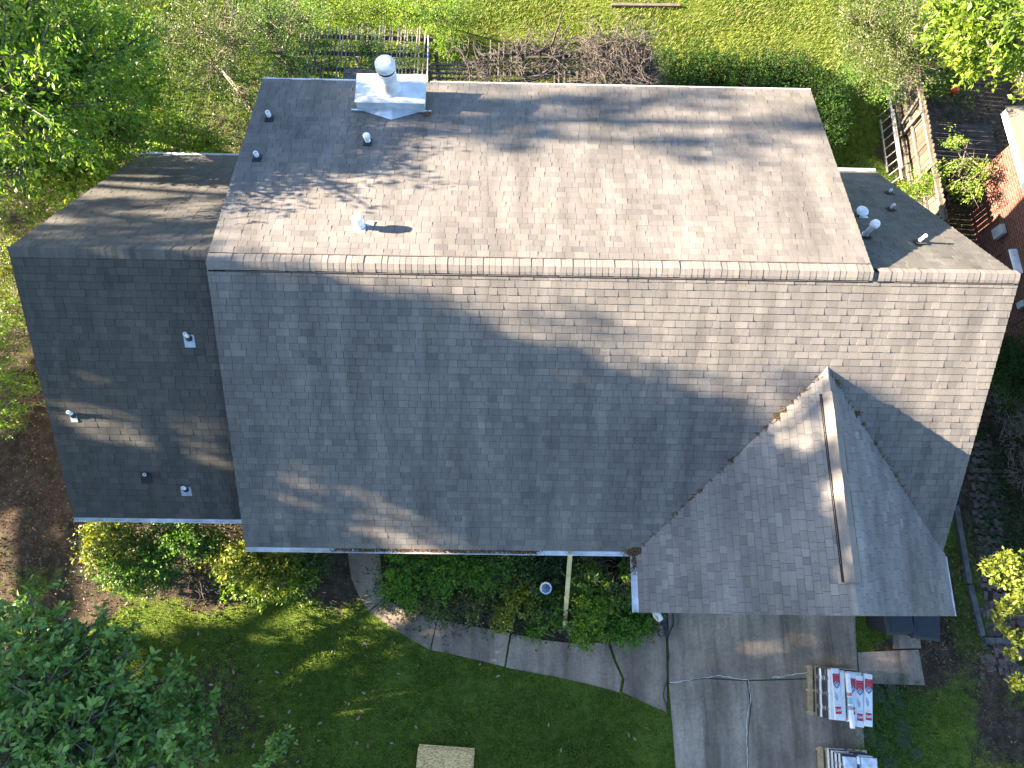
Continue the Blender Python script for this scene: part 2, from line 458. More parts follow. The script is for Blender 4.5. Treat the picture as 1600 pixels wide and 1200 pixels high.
def ridge_cap(p0, p1, sides, lift, vent, mat=None, piece=.1, label=None, flange=.035):
    """overlapping cap pieces along p0-p1; sides = two (direction down-slope, width)"""
    p0, p1 = Vector(p0), Vector(p1); d = (p1-p0); L = d.length; d.normalize()
    (da, wa), (db, wb) = [(Vector(s[0]).normalized(), s[1]) for s in sides]
    na = da.cross(d); na = na if na.z > 0 else -na
    nb = db.cross(d); nb = nb if nb.z > 0 else -nb
    na.normalize(); nb.normalize(); nm = (na+nb).normalized()
    def section(p, h):
        return [p + da*wa + na*(h-.012), p + da*wa*.6 + na*h, p + da*wa*.2 + (na*.7+nm*.3)*h, p + nm*(h*1.0+.004), p + db*wb*.2 + (nb*.7+nm*.3)*h, p + db*wb*.6 + nb*h, p + db*wb + nb*(h-.012)]
    mb = MB(); x = 0; rnd = random.Random(L)
    while x < L - .02:
        e = min(L, x + piece + .008); r = rnd.uniform(.0, .012); yo = rnd.uniform(-.004, .004)
        A = section(p0 + d*x + da*yo, lift + .004 + r*.3); B = section(p0 + d*e + da*yo, lift + .007 + r*.3)
        B2 = section(p0 + d*e + da*yo, lift - .004)
        n = len(A); vs = A + B + B2
        fs = [(i, i+1, n+i+1, n+i) for i in range(n-1)] + [(n+i, n+i+1, 2*n+i+1, 2*n+i) for i in range(n-1)]
        mb.add(vs, fs, min(1, max(0, rnd.gauss(.5, .2)))); x += piece
    o = mb.build("ridge_cap", mat or M['shingle_cap'], house)
    if label: o["label"] = label
    v = MB()
    fl = flange if vent else -.012
    for (dd, nn, ww) in ((da, na, wa), (db, nb, wb)):
        hh = max(.006, lift - .015)
        prof = [dd*.02 - nn*.005, dd*(ww+fl) - nn*.005, dd*(ww+fl) + nn*(.024 if vent else .004), dd*.02 + nn*max(hh, .026 if vent else 0)]
        v.sweep(prof, p0 + d*.01, p1 - d*.01, closed=True)
    v.build("ridge_vent", M['void'], o)
    if vent:
        e_ = MB()
        for (dd, nn, ww) in ((da, na, wa), (db, nb, wb)):
            q = dd*(ww+fl*.55) + nn*.031
            k0 = .3
            while k0 < L - .5:
                k1 = min(L - .05, k0 + rnd.uniform(1.0, 1.25))
                e_.bar(p0 + d*k0 + q, p0 + d*k1 + q, .007, .006, nn); k0 = k1 + .02
        e_.build("vent_edge", M['edge'], o)
    return o
FD = V(0, YF-YR, ZF-ZR); BD = V(0, YD-YR, ZD-ZR); WD = V(0, YB-YR, ZB-ZR)
ridge_cap((XL+.02, YR, ZR), (XD-.02, YR, ZR), ((FD, .13), (BD, .15)), .04, True, label="long sunlit ridge cap")
ridge_cap((XD+.08, YR, ZR-.012), (XR-.02, YR, ZR-.012), ((FD, .13), (WD, .14)), .04, True)
ridge_cap((XW+.03, WYR, WZR), (XL+.05, WYR, WZR), ((V(0, WYF-WYR, WZF-WZR), .15), (V(0, WYB-WYR, WZB-WZR), .15)), .02, False, mat=M['shingle_wing'], label="shaded ridge cap of the lower wing")
ga = V(G1-GR, 0, GZ-GRZ); gb = V(G2-GR, 0, GZ-GRZ)
ridge_cap((GR, .42, GRZ), (GR, YP-.45, GRZ), ((ga, .13), (gb, .19)), .046, True, piece=.3, flange=.05, label="garage ridge vent with dark edges")
ridge_cap((GR, GY+.01, GRZ-.004), (GR, .42, GRZ-.004), ((ga, .07), (gb, .07)), .012, False, mat=M['shingle_new'], piece=.2)
ridge_cap((GR, YP-.45, GRZ-.004), (GR, YP+.02, GRZ-.004), ((ga, .07), (gb, .07)), .012, False, mat=M['shingle_new'], piece=.2)

# walls
def wall_yz(poly, x0, x1):
    mb = MB(); n = len(poly)
    vs = [(x0, p[0], p[1]) for p in poly] + [(x1, p[0], p[1]) for p in poly]
    mb.add(vs, [tuple(range(n))[::-1], tuple(range(n, 2*n))] + [(i, (i+1) % n, n+(i+1) % n, n+i) for i in range(n)])
    return mb.build("wall", M['siding'], house)
wall_yz([(1.5,-.1),(9.4,-.1),(9.4,2.5),(5.44,5.75),(1.5,2.6)], XL+.12, XR-.14)
wall_yz([(5.0,-.09),(9.8,-.09),(9.8,4.72),(5.5,5.9),(5.0,5.3)], XL+.13, XD-.13)
wall_yz([(2.0,-.1),(9.3,-.1),(9.3,2.7),(5.68,5.7),(2.0,2.75)], XW+.16, XL+.115)
mb = MB(); poly = [(3.05,-.1),(8.35,-.1),(8.35,2.5),(5.73,4.6),(3.05,2.5)]; n = 5
mb.add([(p[0], .35, p[1]) for p in poly] + [(p[0], 1.49, p[1]) for p in poly], [tuple(range(n)), tuple(range(n, 2*n))[::-1]] + [(i, n+i, n+(i+1) % n, (i+1) % n) for i in range(n)])
mb.build("wall", M['siding'], house)
mb = MB()
for k in range(4): mb.box((5.6, .325, .32 + k*.56), (4.3, .04, .53))
g_ = mb.build("garage_door", M['white'], house)

# gutters: an open trough swept along the eave
def gutter(a, b, out, label=None, wid=.125, dep=.07, drop=.015):
    a, b, o = Vector(a), Vector(b), Vector(out).normalized(); z = V(0,0,1)
    th = .006
    prof = [o*0 - z*drop, o*.012 - z*(drop+dep), o*(wid-.03) - z*(drop+dep), o*wid - z*(drop+.012), o*(wid+.012) - z*drop, o*(wid+.012) - z*(drop+.02),
            o*(wid-.024) - z*(drop+dep+th), o*.006 - z*(drop+dep+th), o*-.006 - z*drop]
    mb = MB(); mb.sweep(prof, a, b, closed=False)
    d = (b-a).normalized()
    for p in (a, b):   # end caps
        mb.add([p + o*0 - z*drop, p + o*.012 - z*(drop+dep), p + o*(wid-.03) - z*(drop+dep), p + o*wid - z*(drop+.012)], [(0,1,2,3)])
    L = (b-a).length; k = .6
    g = mb.build("gutter", M['white'], house)
    if label: g["label"] = label
    while k < L - .3:
        s = MB(); s.bar(a + d*k - z*(drop+.006), a + d*k + o*wid - z*(drop+.006), .012, .004); k += .75
        s.build("gutter_strap", M['galv'], g)
    return g
gutter((XL+.0, YF+.02, ZF), (G1+.02, YF+.02, ZF), (0,-1,0), "long front gutter with brown debris", wid=.10)
gutter((XW+.0, WYF+.02, WZF), (XL+.0, WYF+.02, WZF), (0,-1,0), wid=.09)
gutter((G1+.01, GY+.0, GZ), (G1+.01, YF-.09, GZ), (-1,0,0), wid=.12)
gutter((G2-.01, GY+.0, GZ), (G2-.01, YF-.02, GZ), (1,0,0), wid=.05)
# drip edges along the back eaves
for (x0, x1, y, z, ww) in ((XL, -2.98, YD, ZD, .035), (-1.60, XD, YD, ZD, .03), (XD+.02, XR+.0, YB, ZB, .08), (XW, XL-.02, WYB, WZB, .06)):
    mb = MB(); mb.bar((x0, y+ww/2-.004, z-.004), (x1, y+ww/2-.004, z-.004), ww, .03); mb.build("drip_edge", M['whitemetal'], house)
# downspout elbow on the garage corner
mb = MB()
e0 = gp(1028, 961.5, 2.45); mb.tube([e0 + V(-.12,.10,.03), e0 + V(.02,.02,.0), e0 + V(.07,-.06,-.06), e0 + V(.075,-.09,-.3)], .042, 8)
mb.tube([e0 + V(.075,-.09,-.3), e0 + V(.06,-.02,-.6), V(e0.x+.06, .27, 1.6), V(e0.x+.06, .27, .1)], .038, 8)
mb.build("downspout", M['whitemetal'], house, smooth=True)

# ---- chimney at the back eave
ch = MB(); cx0, cx1, cy0, cy1, cz = -2.955, -1.625, 9.29, 9.935, 5.35
ch.box(((cx0+cx1)/2, (cy0+cy1)/2, 2.6), (cx1-cx0-.06, cy1-cy0-.06, 5.3))
chim = ch.build("chimney", M['siding'], house); chim["label"] = "white metal capped chimney chase with round flue"
mb = MB()
mb.box(((cx0+cx1)/2, (cy0+cy1)/2, cz-.11), (cx1-cx0, cy1-cy0, .2))
mb.box(((cx0+cx1)/2, (cy0+cy1)/2, cz-.004), (cx1-cx0+.03, cy1-cy0+.03, .018))
# shallow hipped sheet on top
mx, my = (cx0+cx1)/2, (cy0+cy1)/2
mb.add([(cx0,cy0,cz+.005),(cx1,cy0,cz+.005),(cx1,cy1,cz+.005),(cx0,cy1,cz+.005),(mx-.05,my,cz+.04)], [(0,1,4),(1,2,4),(2,3,4),(3,0,4)])
mb.build("chase_cover", M['whitemetal'], chim)
fb = V(-2.30, 9.60, cz+.01)
mb = MB()
mb.lathe(fb, [(.215,.0),(.215,.018),(.19,.045),(.182,.06),(.182,.30),(.186,.305),(.186,.325),(.180,.33),(.180,.50),(.168,.52)], 36)
mb.build("flue", M['whitemetal'], chim, smooth=False)
mb = MB(); mb.lathe(fb, [(.17,.52),(.17,.60)], 24); mb.build("flue_gap", M['void'], chim)
mb = MB(); mb.lathe(fb, [(.186,.585),(.192,.59),(.192,.68),(.180,.712),(.12,.738),(.05,.748)], 36); mb.build("flue_cap", M['whitemetal'], chim, smooth=False)
mb = MB(); mb.tube([(cx0-.12, cy0-.01, 5.12), (cx1+.12, cy0-.01, 5.12)], .022, 8); mb.build("rod", M['galv'], chim)
def on_dorm(x, y, up=0): return V(x, y, ZR + (y-YR)*(ZD-ZR)/(YD-YR) + up)
a_, b_, c_, t_ = on_dorm(-2.95, 9.31, .016), on_dorm(-2.27, 9.03, .016), on_dorm(-1.65, 9.31, .016), V(-2.27, 9.295, 5.22)
mb = MB(); mb.add([a_, b_, c_, t_], [(0,1,3),(1,2,3)]); 
mb.build("cricket", M['galv'], chim)["label"] = "triangular metal cricket below the chimney"

# ---- vent pipes
def vent_pipe(base, h, r, plate_n, kind, psz=(.2,.26), sealed=True, plate_dir=-1):
    base = Vector(base)
    mb = MB()
    if kind == 'pipe':
        mb.lathe(base, [(r,-.06),(r,h),(r*.72,h),(r*.72,h-.05)], 14)
    elif kind == 'cap':
        mb.lathe(base, [(r*1.5,-.06),(r*1.35,.05),(r*1.05,.07),(r,.08),(r,h*.5),(r*1.55,h*.52),(r*1.7,h*.62),(r*1.65,h*.86),(r*1.2,h*.97),(r*.5,h)], 20)
    elif kind == 'tall':
        mb.lathe(base, [(r*1.3,-.06),(r*1.2,.05),(r*.95,.07),(r*.95,h*.66),(r*1.25,h*.70),(r*1.6,h*.78),(r*1.7,h*.88),(r*1.4,h*.96),(r*.6,h)], 20)
    elif kind == 'dome':
        mb.lathe(base + V(0,.0,0), [(r*.9,-.06),(r*.9,h*.4),(r*1.5,h*.5),(r*1.6,h*.75),(r*1.1,h*.95),(r*.4,h)], 18)
        mb.lathe(base + V(.03,-.13,-.02), [(r*.9,-.06),(r*1.3,h*.3),(r*1.25,h*.55),(r*.5,h*.7)], 18)
    p = mb.build("vent_pipe", M['pvc'], house, smooth=False)
    nn = Vector(plate_n).normalized(); dn = V(0, 0, 0)
    a = V(1,0,0); b = nn.cross(a).normalized()
    Mx = Matrix((a, b, nn)).transposed()
    f = MB()
    f.box(base + b*(plate_dir*psz[1]*.22) + nn*.016, (psz[0], psz[1], .008), mat=Mx)
    f.build("flashing", M['lead'] if sealed else M['under'], p)
    if kind == 'pipe':
        g = MB(); g.tube([base + nn*.0, base + V(0,0,.045) + nn*.01, base + V(0,0,.07)], [r*2.0, r*1.5, r*1.12], 14); g.build("rubber_boot", M['black'], p)
    return p
def nrm(fd): 
    n_ = V(1,0,0).cross(Vector(fd)); return n_ if n_.z > 0 else -n_
ND, NF = nrm(BD), nrm(FD); NW = nrm(WD); NLF = nrm(V(0, WYF-WYR, WZF-WZR))
vent_pipe((-4.629, 9.034, 5.159), .18, .045, ND, 'pipe', (.16,.2), False)
vent_pipe((-4.641, 7.929, 5.465), .15, .045, ND, 'pipe', (.16,.2), False)
vent_pipe((-2.653, 8.417, 5.33), .22, .04, ND, 'cap', (.16,.2), False)
vent_pipe((-2.531, 6.253, 5.929), .34, .058, ND, 'cap', (.2,.22), True)["label"] = "white capped vent casting a long shadow"
mb = MB(); mb.box(on_dorm(-2.36, 6.33, .022), (.12, .09, .006)); mb.build("flashing", M['whitemetal'], house)
vent_pipe((-5.581, 4.474, 5.074), .21, .034, NLF, 'pipe', (.19,.24))
vent_pipe((-7.939, 3.286, 4.107), .19, .034, NLF, 'pipe', (.13,.2))
vent_pipe((-6.814, 2.308, 3.31), .11, .03, NLF, 'pipe', (.2,.22), False)
vent_pipe((-6.101, 2.088, 3.131), .15, .034, NLF, 'pipe', (.2,.2))
vent_pipe((8.317, 8.691, 3.455), .14, .03, NW, 'pipe', (.16,.18), False)
vent_pipe((7.883, 7.885, 4.125), .195, .03, NW, 'pipe', (.16,.18), False)
vent_pipe((7.642, 6.529, 5.251), .245, .034, NW, 'pipe', (.2,.2), False)
vent_pipe((6.737, 6.739, 5.076), .50, .052, NW, 'tall', (.2,.2), False)["label"] = "tall white vent with bulb top"
vent_pipe((7.12, 7.62, 4.36), .16, .075, NW, 'dome', (.2,.2), False)["label"] = "short double domed white vent"

# pine needles lying in the valleys and the gutter
def needles(spots, name, label):
    mb_v, fs = [], []
    for (p, rx, ry, h, cnt) in spots:
        p = Vector(p)
        for i in range(cnt):
            a = random.uniform(0, math.pi); c = p + V(random.gauss(0, rx), random.gauss(0, ry), abs(random.gauss(0, h)) + .012)
            d = V(math.cos(a), math.sin(a), random.gauss(0, .25)) * random.uniform(.02, .055); s_ = V(-math.sin(a), math.cos(a), 0) * .006
            k = len(mb_v); mb_v += [c-d-s_, c-d+s_, c+d+s_, c+d-s_]; fs.append((k, k+1, k+2, k+3))
    o = from_arrays(name, np.array([tuple(q) for q in mb_v]), np.array(fs), RNG.random(len(fs)), M['needles'])
    return tag(o, label, "pine needles", kind="stuff")
M['needles'] = leaf_mat("needles", [(0, (.06,.032,.014)), (.5, (.13,.075,.032)), (1, (.22,.145,.075))], .05, .9, .1)
def on_main(x, y, up=.01): return V(x, y, ZF + (y-YF)*mp + up)
sp = []
rv = random.Random(12)
for f in np.linspace(.0, .97, 48):
    x = G1 + (GR-G1)*f; y = YF + (YP-YF)*f; c = int(rv.choice((1, 1, 2, 3, 7)))
    sp.append((on_main(x, y, .015), .03, .025, .006, c))
for (f, r, c) in ((.36,.025,14), (.52,.025,12), (.70,.035,26), (.76,.05,44), (.79,.03,18)):
    x = G1 + (GR-G1)*f; y = YF + (YP-YF)*f; sp.append((on_main(x, y, .015), r, r*.9, .008, c))
for f in np.linspace(.3, .97, 30):
    x = G2 + (GR-G2)*f; y = YF + (YP-YF)*f; sp.append((on_main(x, y, .015), .025, .025, .006, int(rv.choice((1, 2, 3)))))
for (f, r, c) in ((.93,.035,22), (.78,.045,40), (.72,.025,9), (.62,.025,10), (.45,.025,9)):
    x = G2 + (GR-G2)*f; y = YF + (YP-YF)*f; sp.append((on_main(x, y, .015), r, r*.9, .008, c))
sp.append((V(G1-.02, YF+.02, 2.66), .11, .045, .02, 420))
for x in np.arange(-3.2, .75, .1): sp.append((V(x, YF-.01, 2.60), .06, .018, .018, int(18 + 22*random.random())))
sp.append((V(G1-.05, .85, 2.62), .025, .12, .012, 70))
sp.append((V(-1.58, 9.2, 5.12), .04, .03, .01, 30)); sp.append((V(-2.85, 9.33, 5.08), .05, .03, .01, 30))
needles(sp, "pine_needles", "brown pine needles caught in the roof valleys and front gutter")
# ------------------------------------------------------------------ paved surfaces
def slab_mesh(name, polys, z0, z1, mat, inset=.006):
    mb = MB()
    for p in polys:
        pts = [gp(u, v_, z1) for u, v_ in p]
        pts = [(q.x, q.y) for q in pts]
        A = sum(pts[i][0]*pts[(i+1) % len(pts)][1] - pts[(i+1) % len(pts)][0]*pts[i][1] for i in range(len(pts)))
        if A < 0: pts = pts[::-1]
        cx = sum(q[0] for q in pts)/len(pts); cy = sum(q[1] for q in pts)/len(pts)
        ins = []
        for q in pts:
            d = math.hypot(q[0]-cx, q[1]-cy); k = (d-inset)/d; ins.append((cx+(q[0]-cx)*k, cy+(q[1]-cy)*k))
        mb.prism(ins, z0, z1)
    o = mb.build(name, mat); return tag(o, kind="structure")
slab_mesh("walkway", [
    [(545,800),(593,800),(594,865),(597,900),(601,934),(576,955),(560,930),(549,905),(543,865)],
    [(602,935),(620,946),(640,956),(683,967),(672,1016),(640,998),(605,976),(577,956)],
    [(684,967),(720,975),(760,982),(797,989),(788,1042),(730,1028),(700,1021),(673,1016)],
    [(799,990),(850,1000),(905,1006),(950,1003),(958,1030),(972,1060),(968,1082),(920,1069),(860,1056),(790,1043)],
    [(953,1003),(1000,996),(1040,975),(1042,1050),(1042,1114),(1005,1097),(972,1082),(976,1062),(963,1032)]], -.1, .012, M['walk'])
drive = slab_mesh("driveway", [
    [(1043,900),(1336,900),(1337,985),(1341,1056),(1260,1060),(1168,1063),(1100,1059),(1045,1067)],
    [(1045,1068),(1100,1060),(1167,1064),(1173,1100),(1168,1150),(1168,1330),(1062,1330),(1056,1200),(1050,1130)],
    [(1169,1064),(1260,1061),(1341,1057),(1348,1120),(1353,1200),(1364,1330),(1169,1330),(1169,1150),(1174,1100)]], -.1, .016, M['drive'], .006)
mb = MB()
def crack(pts, wd):
    rnd = random.Random(len(pts)); P = []
    for i in range(len(pts)-1):
        a, b = Vector((*pts[i], 0)), Vector((*pts[i+1], 0)); n = max(2, int((b-a).length / 6))
        for k in range(n): P.append((a.x + (b.x-a.x)*k/n + rnd.uniform(-1.1, 1.1), a.y + (b.y-a.y)*k/n + rnd.uniform(-1.1, 1.1)))
    P.append(pts[-1])
    for i in range(len(P)-1):
        mb.bar(gp(*P[i], .020), gp(*P[i+1], .020), wd * rnd.uniform(.3, 1.3), .004)
crack([(1046,1066),(1075,1063),(1100,1059),(1125,1056),(1168,1062)], .0115)
crack([(1215,1059),(1238,1054),(1262,1051)], .012); crack([(1206,1058),(1218,1058)], .013)
crack([(1170,1064),(1173,1098),(1166,1125),(1168,1200)], .0115)
mb.build("crack_sealant", M['seal'], drive)
slab_mesh("paved_pad", [[(1340,1019),(1436,1015),(1446,1071),(1350,1068),(1343,1062)], [(1394,990),(1437,990),(1440,1013),(1397,1014)]], -.1, .014, M['drive'])
for i, (u, v_, r) in enumerate(((1373,1085,16),(1395,1080,14),(1390,1110,13),(1410,1133,16),(1363,1150,18),(1380,1160,15),(1413,1157,15),(1392,1190,16),(1404,1098,12),(1430,1178,12))):
    c = gp(u, v_); n = 8; ph = random.random()*6
    pts = [(c.x + math.cos(ph + k*6.283/n)*r/66*random.uniform(.5,.95), c.y + math.sin(ph + k*6.283/n)*r/66*random.uniform(.65,1.0)) for k in range(n)]
    mb = MB(); mb.prism([(p[0], p[1]) for p in pts], -.05, -.004 + .0012*i)
    o = mb.build("stepping_stone", M['slate'], origin=(c.x, c.y, 0))
    tag(o, "dark flat stepping stone sunk in the grass beside the driveway", "stepping stone", "stepping stones right of the driveway")
# brick path on the right
mb = MB(); rnd = random.Random(5)
A_, B_, wpath = gp(1512, 690), gp(1548, 992), .62
dA = (B_-A_); LP = dA.length; dA.normalize(); nA = V(dA.y, -dA.x, 0)
if nA.x < 0: nA = -nA
def brick(c, ang, zt):
    mb.box((c.x, c.y, zt - .03), (.2, .095, .06), rz=ang, rnd=rnd.random())
yy = 0
while yy < LP:
    for k in range(6):
        if rnd.random() < .12: continue
        hz = int(yy / .21 + k) % 2
        c = A_ + dA*(yy + .05 + rnd.uniform(-.015,.015)) + nA*(k*.107 + rnd.uniform(-.015,.015))
        brick(c, math.atan2(dA.y, dA.x) + rnd.uniform(-.12,.12) + (0 if hz else math.pi/2), .012 + rnd.uniform(-.01,.012))
    yy += .21 if True else .1
for i in range(150):
    c = gp(rnd.uniform(1535,1640), rnd.uniform(940,1056)); brick(c, rnd.choice((0, math.pi/2)) + rnd.uniform(-.1,.1), .008 + rnd.uniform(-.012,.01))
M['paver'] = simple("old_paver", (.115, .085, .075), .95, vary=.5, scale=9, bumpy=.4)
tag(mb.build("brick_path", M['paver']), kind="structure")
def timber(p, q, label, wd=.12):
    p, q = Vector(p), Vector(q); mb = MB(); mb.bar(p + V(0,0,.05), q + V(0,0,.05), wd, .14)
    o = mb.build("timber_edging", M['timber'], origin=(p+q)/2); return tag(o, label, "edging", "timber edging of the side path")
timber(gp(1490,790), gp(1511,912), "grey timber edging close under the house's right eave")
timber(gp(1512,914), gp(1531,993), "grey timber edging along the brick path beside the bins")
timber(gp(1534,1000), gp(1640,1002), "timber laid crosswise at the front end of the brick path")

# ------------------------------------------------------------------ bins, board, lamp, hose, extender
def wheeled_bin(c, rz, label):
    c = Vector(c); root = empty("wheeled_bin", c, label, "bin", "dark wheeled bins under the garage eave")
    def loc(p): return c + Matrix.Rotation(rz, 3, 'Z') @ Vector(p)
    mb = MB(); b0 = [(-.22,-.26,.05),(.22,-.26,.05),(.22,.24,.05),(-.22,.24,.05)]; b1 = [(-.28,-.35,1.0),(.28,-.35,1.0),(.28,.33,1.0),(-.28,.33,1.0)]
    mb.add([loc(p) for p in b0+b1], [(3,2,1,0),(0,1,5,4),(1,2,6,5),(2,3,7,6),(3,0,4,7),(4,5,6,7)])
    mb.box(loc((0,-.36,.9)), (.5,.03,.05), rz); mb.build("body", M['bin'], root)
    mb = MB(); t0 = [(-.3,-.38,1.0),(.3,-.38,1.0),(.3,.36,1.0),(-.3,.36,1.0)]; t1 = [(-.27,-.33,1.07),(.27,-.33,1.07),(.28,.36,1.09),(-.28,.36,1.09)]
    mb.add([loc(p) for p in t0+t1], [(3,2,1,0),(0,1,5,4),(1,2,6,5),(2,3,7,6),(3,0,4,7),(4,5,6,7)])
    mb.box(loc((0,-.1,1.075)), (.42,.34,.016), rz)
    lid = mb.build("lid", M['bin'], root)
    mb = MB(); mb.tube([loc((-.25,.4,1.03)), loc((.25,.4,1.03))], .018, 8); mb.build("handle", M['bin'], lid)
    for s_ in (-1, 1):
        mb = MB(); mb.tube([loc((s_*.25,.28,.1)), loc((s_*.3,.28,.1))], .1, 14); mb.build("wheel", M['black'], root)
    return root
wheeled_bin((8.52, -.12, 0), .05, "smaller looking dark bin beside the grass patch")
wheeled_bin((9.10, -.22, 0), -.12, "dark bin next to the brown leaf litter, lid slightly turned")

bd = MB(); p, q = gp(891, 861, 2.62), gp(882, 979, .05)
bd.bar(p + V(0,-.03,0), q, .09, .04, up=(0,-1,.3))
tag(bd.build("wooden_board", M['pine'], origin=q), "long pale yellow board leaning on the front gutter over the shrubs", "board")

lc = gp(853, 919, 1.55); lc.z = 0
root = empty("garden_lamp", lc, "garden lamp post with octagonal blue glass top among shrubs", "lamp post")
mb = MB(); mb.tube([lc, lc + V(0,0,1.3)], .035, 8); mb.lathe(lc, [(.07,0),(.05,.06),(.035,.1)], 10); mb.build("post", M['galv'], root)
M['lampglass'] = simple("lamp_glass", (.05,.10,.19), .45)
mb = MB(); mb.lathe(lc, [(.045,1.3),(.075,1.33),(.098,1.5),(.06,1.545),(.03,1.55)], 8); mb.build("lamp_glass", M['lampglass'], root)
mb = MB()
for k in range(8):
    a0, a1 = k*math.pi/4, (k+1)*math.pi/4
    mb.bar(lc + V(math.cos(a0)*.112, math.sin(a0)*.112, 1.51), lc + V(math.cos(a1)*.112, math.sin(a1)*.112, 1.51), .035, .03)
mb.build("rim", M['galv'], root)
mb = MB(); mb.lathe(lc, [(.03,1.545),(.028,1.58),(.012,1.6)], 8); mb.build("finial", M['lampglass'], root)
c = gp(890, 980, .1); c.z = 0
mb = MB(); mb.lathe(c, [(.05,0),(.085,.04),(.095,.1),(.075,.16),(.03,.19)], 14)
tag(mb.build("stone_ball", simple("stone_ball", (.26,.27,.29), .5), origin=c, smooth=True), "small grey ball at the foot of the leaning board", "garden ball")

c = gp(1036, 978, .1); c.z = 0
root = empty("drain_extender", c, "black plastic downspout extender at the garage corner", "drain pipe")
mb = MB(); p0, p1 = gp(1034, 955, .12), gp(1037, 994, .08)
mb.add([(p0.x-.09,p0.y,0),(p0.x+.09,p0.y,0),(p0.x+.09,p0.y,.16),(p0.x-.09,p0.y,.16),(p1.x-.1,p1.y,0),(p1.x+.1,p1.y,0),(p1.x+.1,p1.y,.1),(p1.x-.1,p1.y,.1)],
       [(0,1,2,3),(7,6,5,4),(0,4,5,1),(1,5,6,2),(2,6,7,3),(3,7,4,0)])
mb.build("channel", M['bin'], root)
mb = MB()
for k in range(5):
    y = p0.y + (p1.y-p0.y)*(k+.5)/5; mb.box((p0.x+(p1.x-p0.x)*(k+.5)/5, y, .155-.05*(k+.5)/5), (.19,.02,.012))
mb.build("rib", M['bin'], root)
bc = gp(1033, 985, .14); mb = MB(); mb.box((bc.x, bc.y, .135), (.085,.2,.06), rz=.12)
mb.box((bc.x, bc.y, .168), (.06,.16,.008), rz=.12)
tag(mb.build("brick", simple("brown_brick", (.24,.17,.15), .9, vary=.3), origin=(bc.x, bc.y, .1)), "brown brick lying on the black downspout extender", "brick")

mb = MB(); pts = [(1051,958),(1052,975),(1046,990),(1043,1003),(1045,1022),(1044,1042),(1043,1060),(1038,1078),(1037,1090),(1041,1102),(1042,1116)]
P = [gp(u, v_, .03) for u, v_ in pts]
Q = []
for i in range(len(P)-1):
    for k in range(4):
        t = k/4; p_ = P[max(i-1,0)]; a, b = P[i], P[i+1]; n_ = P[min(i+2, len(P)-1)]
        Q.append(.5*((2*a) + (b-p_)*t + (2*p_-5*a+4*b-n_)*t*t + (3*a-p_-3*b+n_)*t**3))
mb.tube(Q, .011, 6); tag(mb.build("garden_hose", M['black'], origin=P[0], smooth=True), "thin dark hose snaking along the driveway joint", "hose")

# sheets of oriented strand board
M['osb'] = None
m, t, b = newmat("strand_board"); c_ = ocoord(t)
vor = N(t, "ShaderNodeTexVoronoi"); vor.inputs["Scale"].default_value = 1; t.links.new(scaled(t, c_, 28, 70, 20), vor.inputs["Vector"])
col = ramp(t, N(t, "ShaderNodeSeparateColor").outputs[0], [(0, (.3,.2,.1)), (1, (.5,.4,.2))]) if False else None
sepc = N(t, "ShaderNodeSeparateColor"); t.links.new(vor.outputs["Color"], sepc.inputs[0])
col = ramp(t, sepc.outputs[0], [(0, (.30,.17,.065)), (.5, (.58,.37,.145)), (1, (.78,.56,.27))])
t.links.new(col, b.inputs["Base Color"]); b.inputs["Roughness"].default_value = .8
M['osb'] = m
o0 = gp(655, 1163, .1); o1 = gp(736, 1169, .1); ang = math.atan2(o1.y-o0.y, o1.x-o0.x); ex = V(math.cos(ang), math.sin(ang), 0); ey = V(math.sin(ang), -math.cos(ang), 0)
for i in range(5):
    off = ex*random.uniform(-.012,.012) + ey*(random.uniform(.0,.02) if i < 3 else (.06 if i == 4 else .0)) 
    wd = 1.19
    c = o0 + off + ex*(wd/2 + (.0 if i < 4 else -.02)) + ey*1.22; c.z = .012 + i*.0185
    mb = MB(); mb.box(c, (wd if i < 4 else wd-.02, 2.44, .0165), rz=ang)
    o = mb.build("strand_board_sheet", M['osb'], origin=c)
    tag(o, "top strand board sheet, set back a little, on the front lawn" if i == 4 else "strand board sheet under the top one of the stack on the lawn", "board", "sheets of strand board stacked on the lawn")

# ------------------------------------------------------------------ pallets of roofing bundles
FONT = bpy.data.curves.new("f", 'FONT')
def text_mesh(body, size):
    cu = bpy.data.curves.new("lettering", 'FONT'); cu.body = body; cu.size = size; cu.align_x = 'CENTER'; cu.align_y = 'CENTER'; cu.offset = size*.02
    ob = bpy.data.objects.new("lettering", cu); COL.objects.link(ob)
    bpy.context.view_layer.update()
    me = bpy.data.meshes.new_from_object(ob.evaluated_get(bpy.context.evaluated_depsgraph_get()))
    vs = [tuple(v_.co) for v_ in me.vertices]; fs = [tuple(p.vertices) for p in me.polygons]
    bpy.data.objects.remove(ob); bpy.data.meshes.remove(me); return vs, fs
def plain(name, col, rough=.4): 
    m, t, b = newmat(name); b.inputs["Base Color"].default_value = (*col, 1); b.inputs["Roughness"].default_value = rough; return m
M['wrapdark'] = simple("dark_wrapper", (.03,.036,.06), .4, vary=.6, scale=9)
M['wrapwhite'] = simple("white_wrapper", (.66,.69,.72), .38, vary=.08, scale=10)
M['red'] = plain("print_red", (.42,.02,.045)); M['redlight'] = plain("print_red_light", (.52,.10,.13)); M['navy'] = plain("print_blue", (.05,.13,.24)); M['ink'] = plain("print_ink", (.25,.28,.33)); M['paper'] = plain("print_white", (.75,.77,.79))
M['film'] = simple("stretch_film", (.50,.56,.64), .25, vary=.35, scale=6, dirt=(.30,.33,.42))
LOGO = text_mesh("GAF", .075); TM = text_mesh("PRO", .05)

